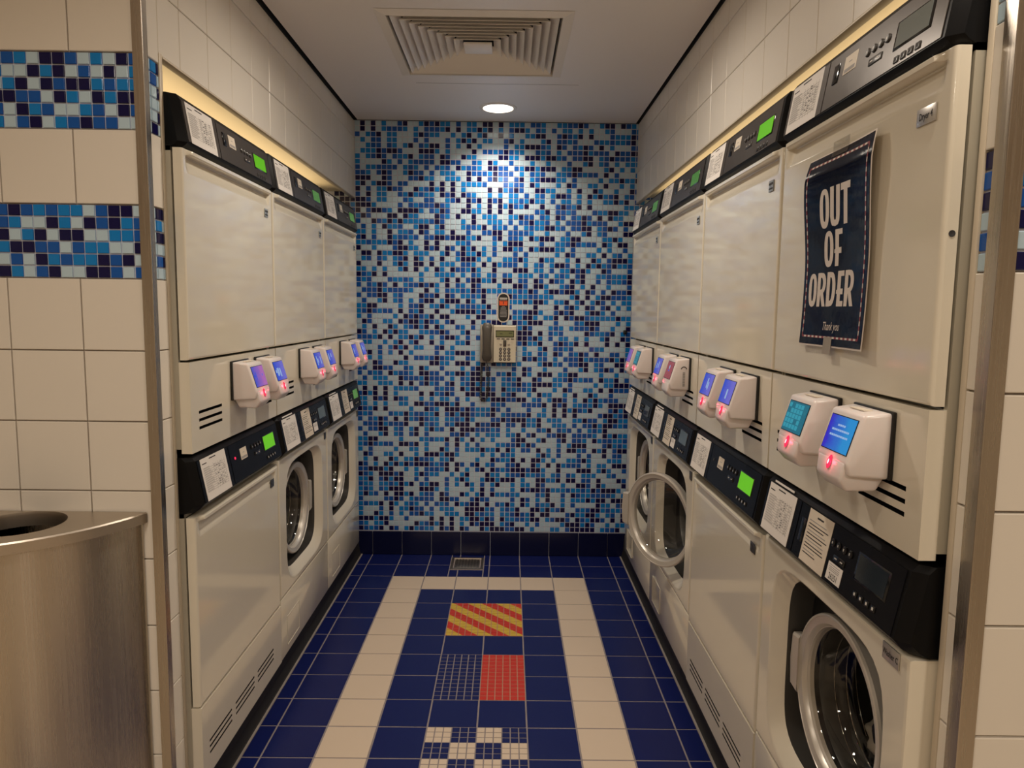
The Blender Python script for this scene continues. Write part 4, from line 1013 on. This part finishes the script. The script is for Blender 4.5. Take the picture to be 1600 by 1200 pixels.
# ------------------------------------------------------------------ floor drain
dn = empty('floor_drain', ((drain[0] + drain[1]) / 2, (drain[2] + drain[3]) / 2, 0.0)); tag(dn, 'square stainless steel drain grate in the blue floor', 'drain')
hw = 0.080
q = MB()
for k in range(4):
    M = Matrix.Rotation(k * PI / 2, 4, 'Z')
    q.add([(-hw, -hw, 0.002), (hw, -hw, 0.002), (hw - 0.012, -hw + 0.012, 0.003), (-hw + 0.012, -hw + 0.012, 0.003), (hw - 0.014, -hw + 0.014, -0.003), (-hw + 0.014, -hw + 0.014, -0.003), (-hw, -hw, -0.004), (hw, -hw, -0.004)],
          [(0, 1, 2, 3), (3, 2, 4, 5), (6, 7, 1, 0)], STEEL_LID, M)
q.build('drain_frame', dn, 0)
q = MB(); q.box(-0.062, 0.062, -0.062, 0.062, -0.006, 0.0015, STEEL_LID, bev=0.0012)
gp = q.build('grate_plate', dn)
q = MB()
for i in range(8):
    for j in range(8):
        q.box(-0.0042, 0.0042, -0.0020, 0.0020, 0.0012, 0.0019, BLACK, Matrix.Translation((-0.052 + i * 0.0149, -0.052 + j * 0.0149, 0)))
o = q.build('grate_holes', dn, 0); o['kind'] = 'stuff'

# ------------------------------------------------------------------ waste bin
bn = empty('waste_bin', (-1.078, -2.004, 0.0)); tag(bn, 'half round brushed stainless waste bin against the left tiled wall', 'bin')
R, yc = 0.395, 0.117                       # circle centre lies behind the wall
def seg(r, z, n=48):
    a0 = math.asin(yc / r); out = []
    for i in range(n + 1):
        a = -a0 - (PI - 2 * a0) * i / n; out.append((r * math.cos(a), yc + r * math.sin(a), z))
    return out
q = MB(); q.loft([seg(R - 0.010, 0.012), seg(R - 0.010, 0.786)], STEEL_BIN, None, True, False); q.build('bin_body', bn, 50)
q = MB(); q.loft([seg(R - 0.014, 0.0), seg(R - 0.014, 0.014)], BLACK, None, True, True); q.build('bin_base', bn, 50)
q = MB(); q.loft([seg(R - 0.009, 0.783), seg(R, 0.783), seg(R, 0.803), seg(R - 0.0025, 0.806)], STEEL_LID); q.build('lid_rim', bn, 30)
HX, HY, HR = 0.158, -0.091, 0.0885
me = curve_mesh([[(p[0], p[1]) for p in seg(R - 0.0025, 0)], [(HX + HR * math.cos(2 * PI * i / 48), HY + HR * math.sin(2 * PI * i / 48)) for i in range(48)]], 'lid', 0.0)
put_mesh('lid_plate', me, STEEL_LID, bn, Matrix.Translation((0, 0, 0.806)))
q = MB(); q.lathe([(HR, 0.8065), (HR - 0.001, 0.800), (HR, 0.775)], STEEL_LID, 48, Matrix.Translation((HX, HY, 0))); q.build('hole_collar', bn)
bm = bmesh.new(); bmesh.ops.create_icosphere(bm, subdivisions=5, radius=1.0)
for v in bm.verts:
    p = v.co.copy(); f = 1 + 0.10 * math.sin(7 * p.x + 3 * p.y) * math.sin(6 * p.y + 1) + 0.07 * math.sin(13 * p.x + 9 * p.z) + 0.05 * math.sin(19 * p.y - 11 * p.x)
    v.co = Vector((HX + p.x * 0.115 * f, HY + 0.0 + p.y * 0.085 * f, 0.70 + p.z * 0.062 * f))
q = MB(); q.addbm(bm, BAG); q.build('bin_liner', bn, 180)
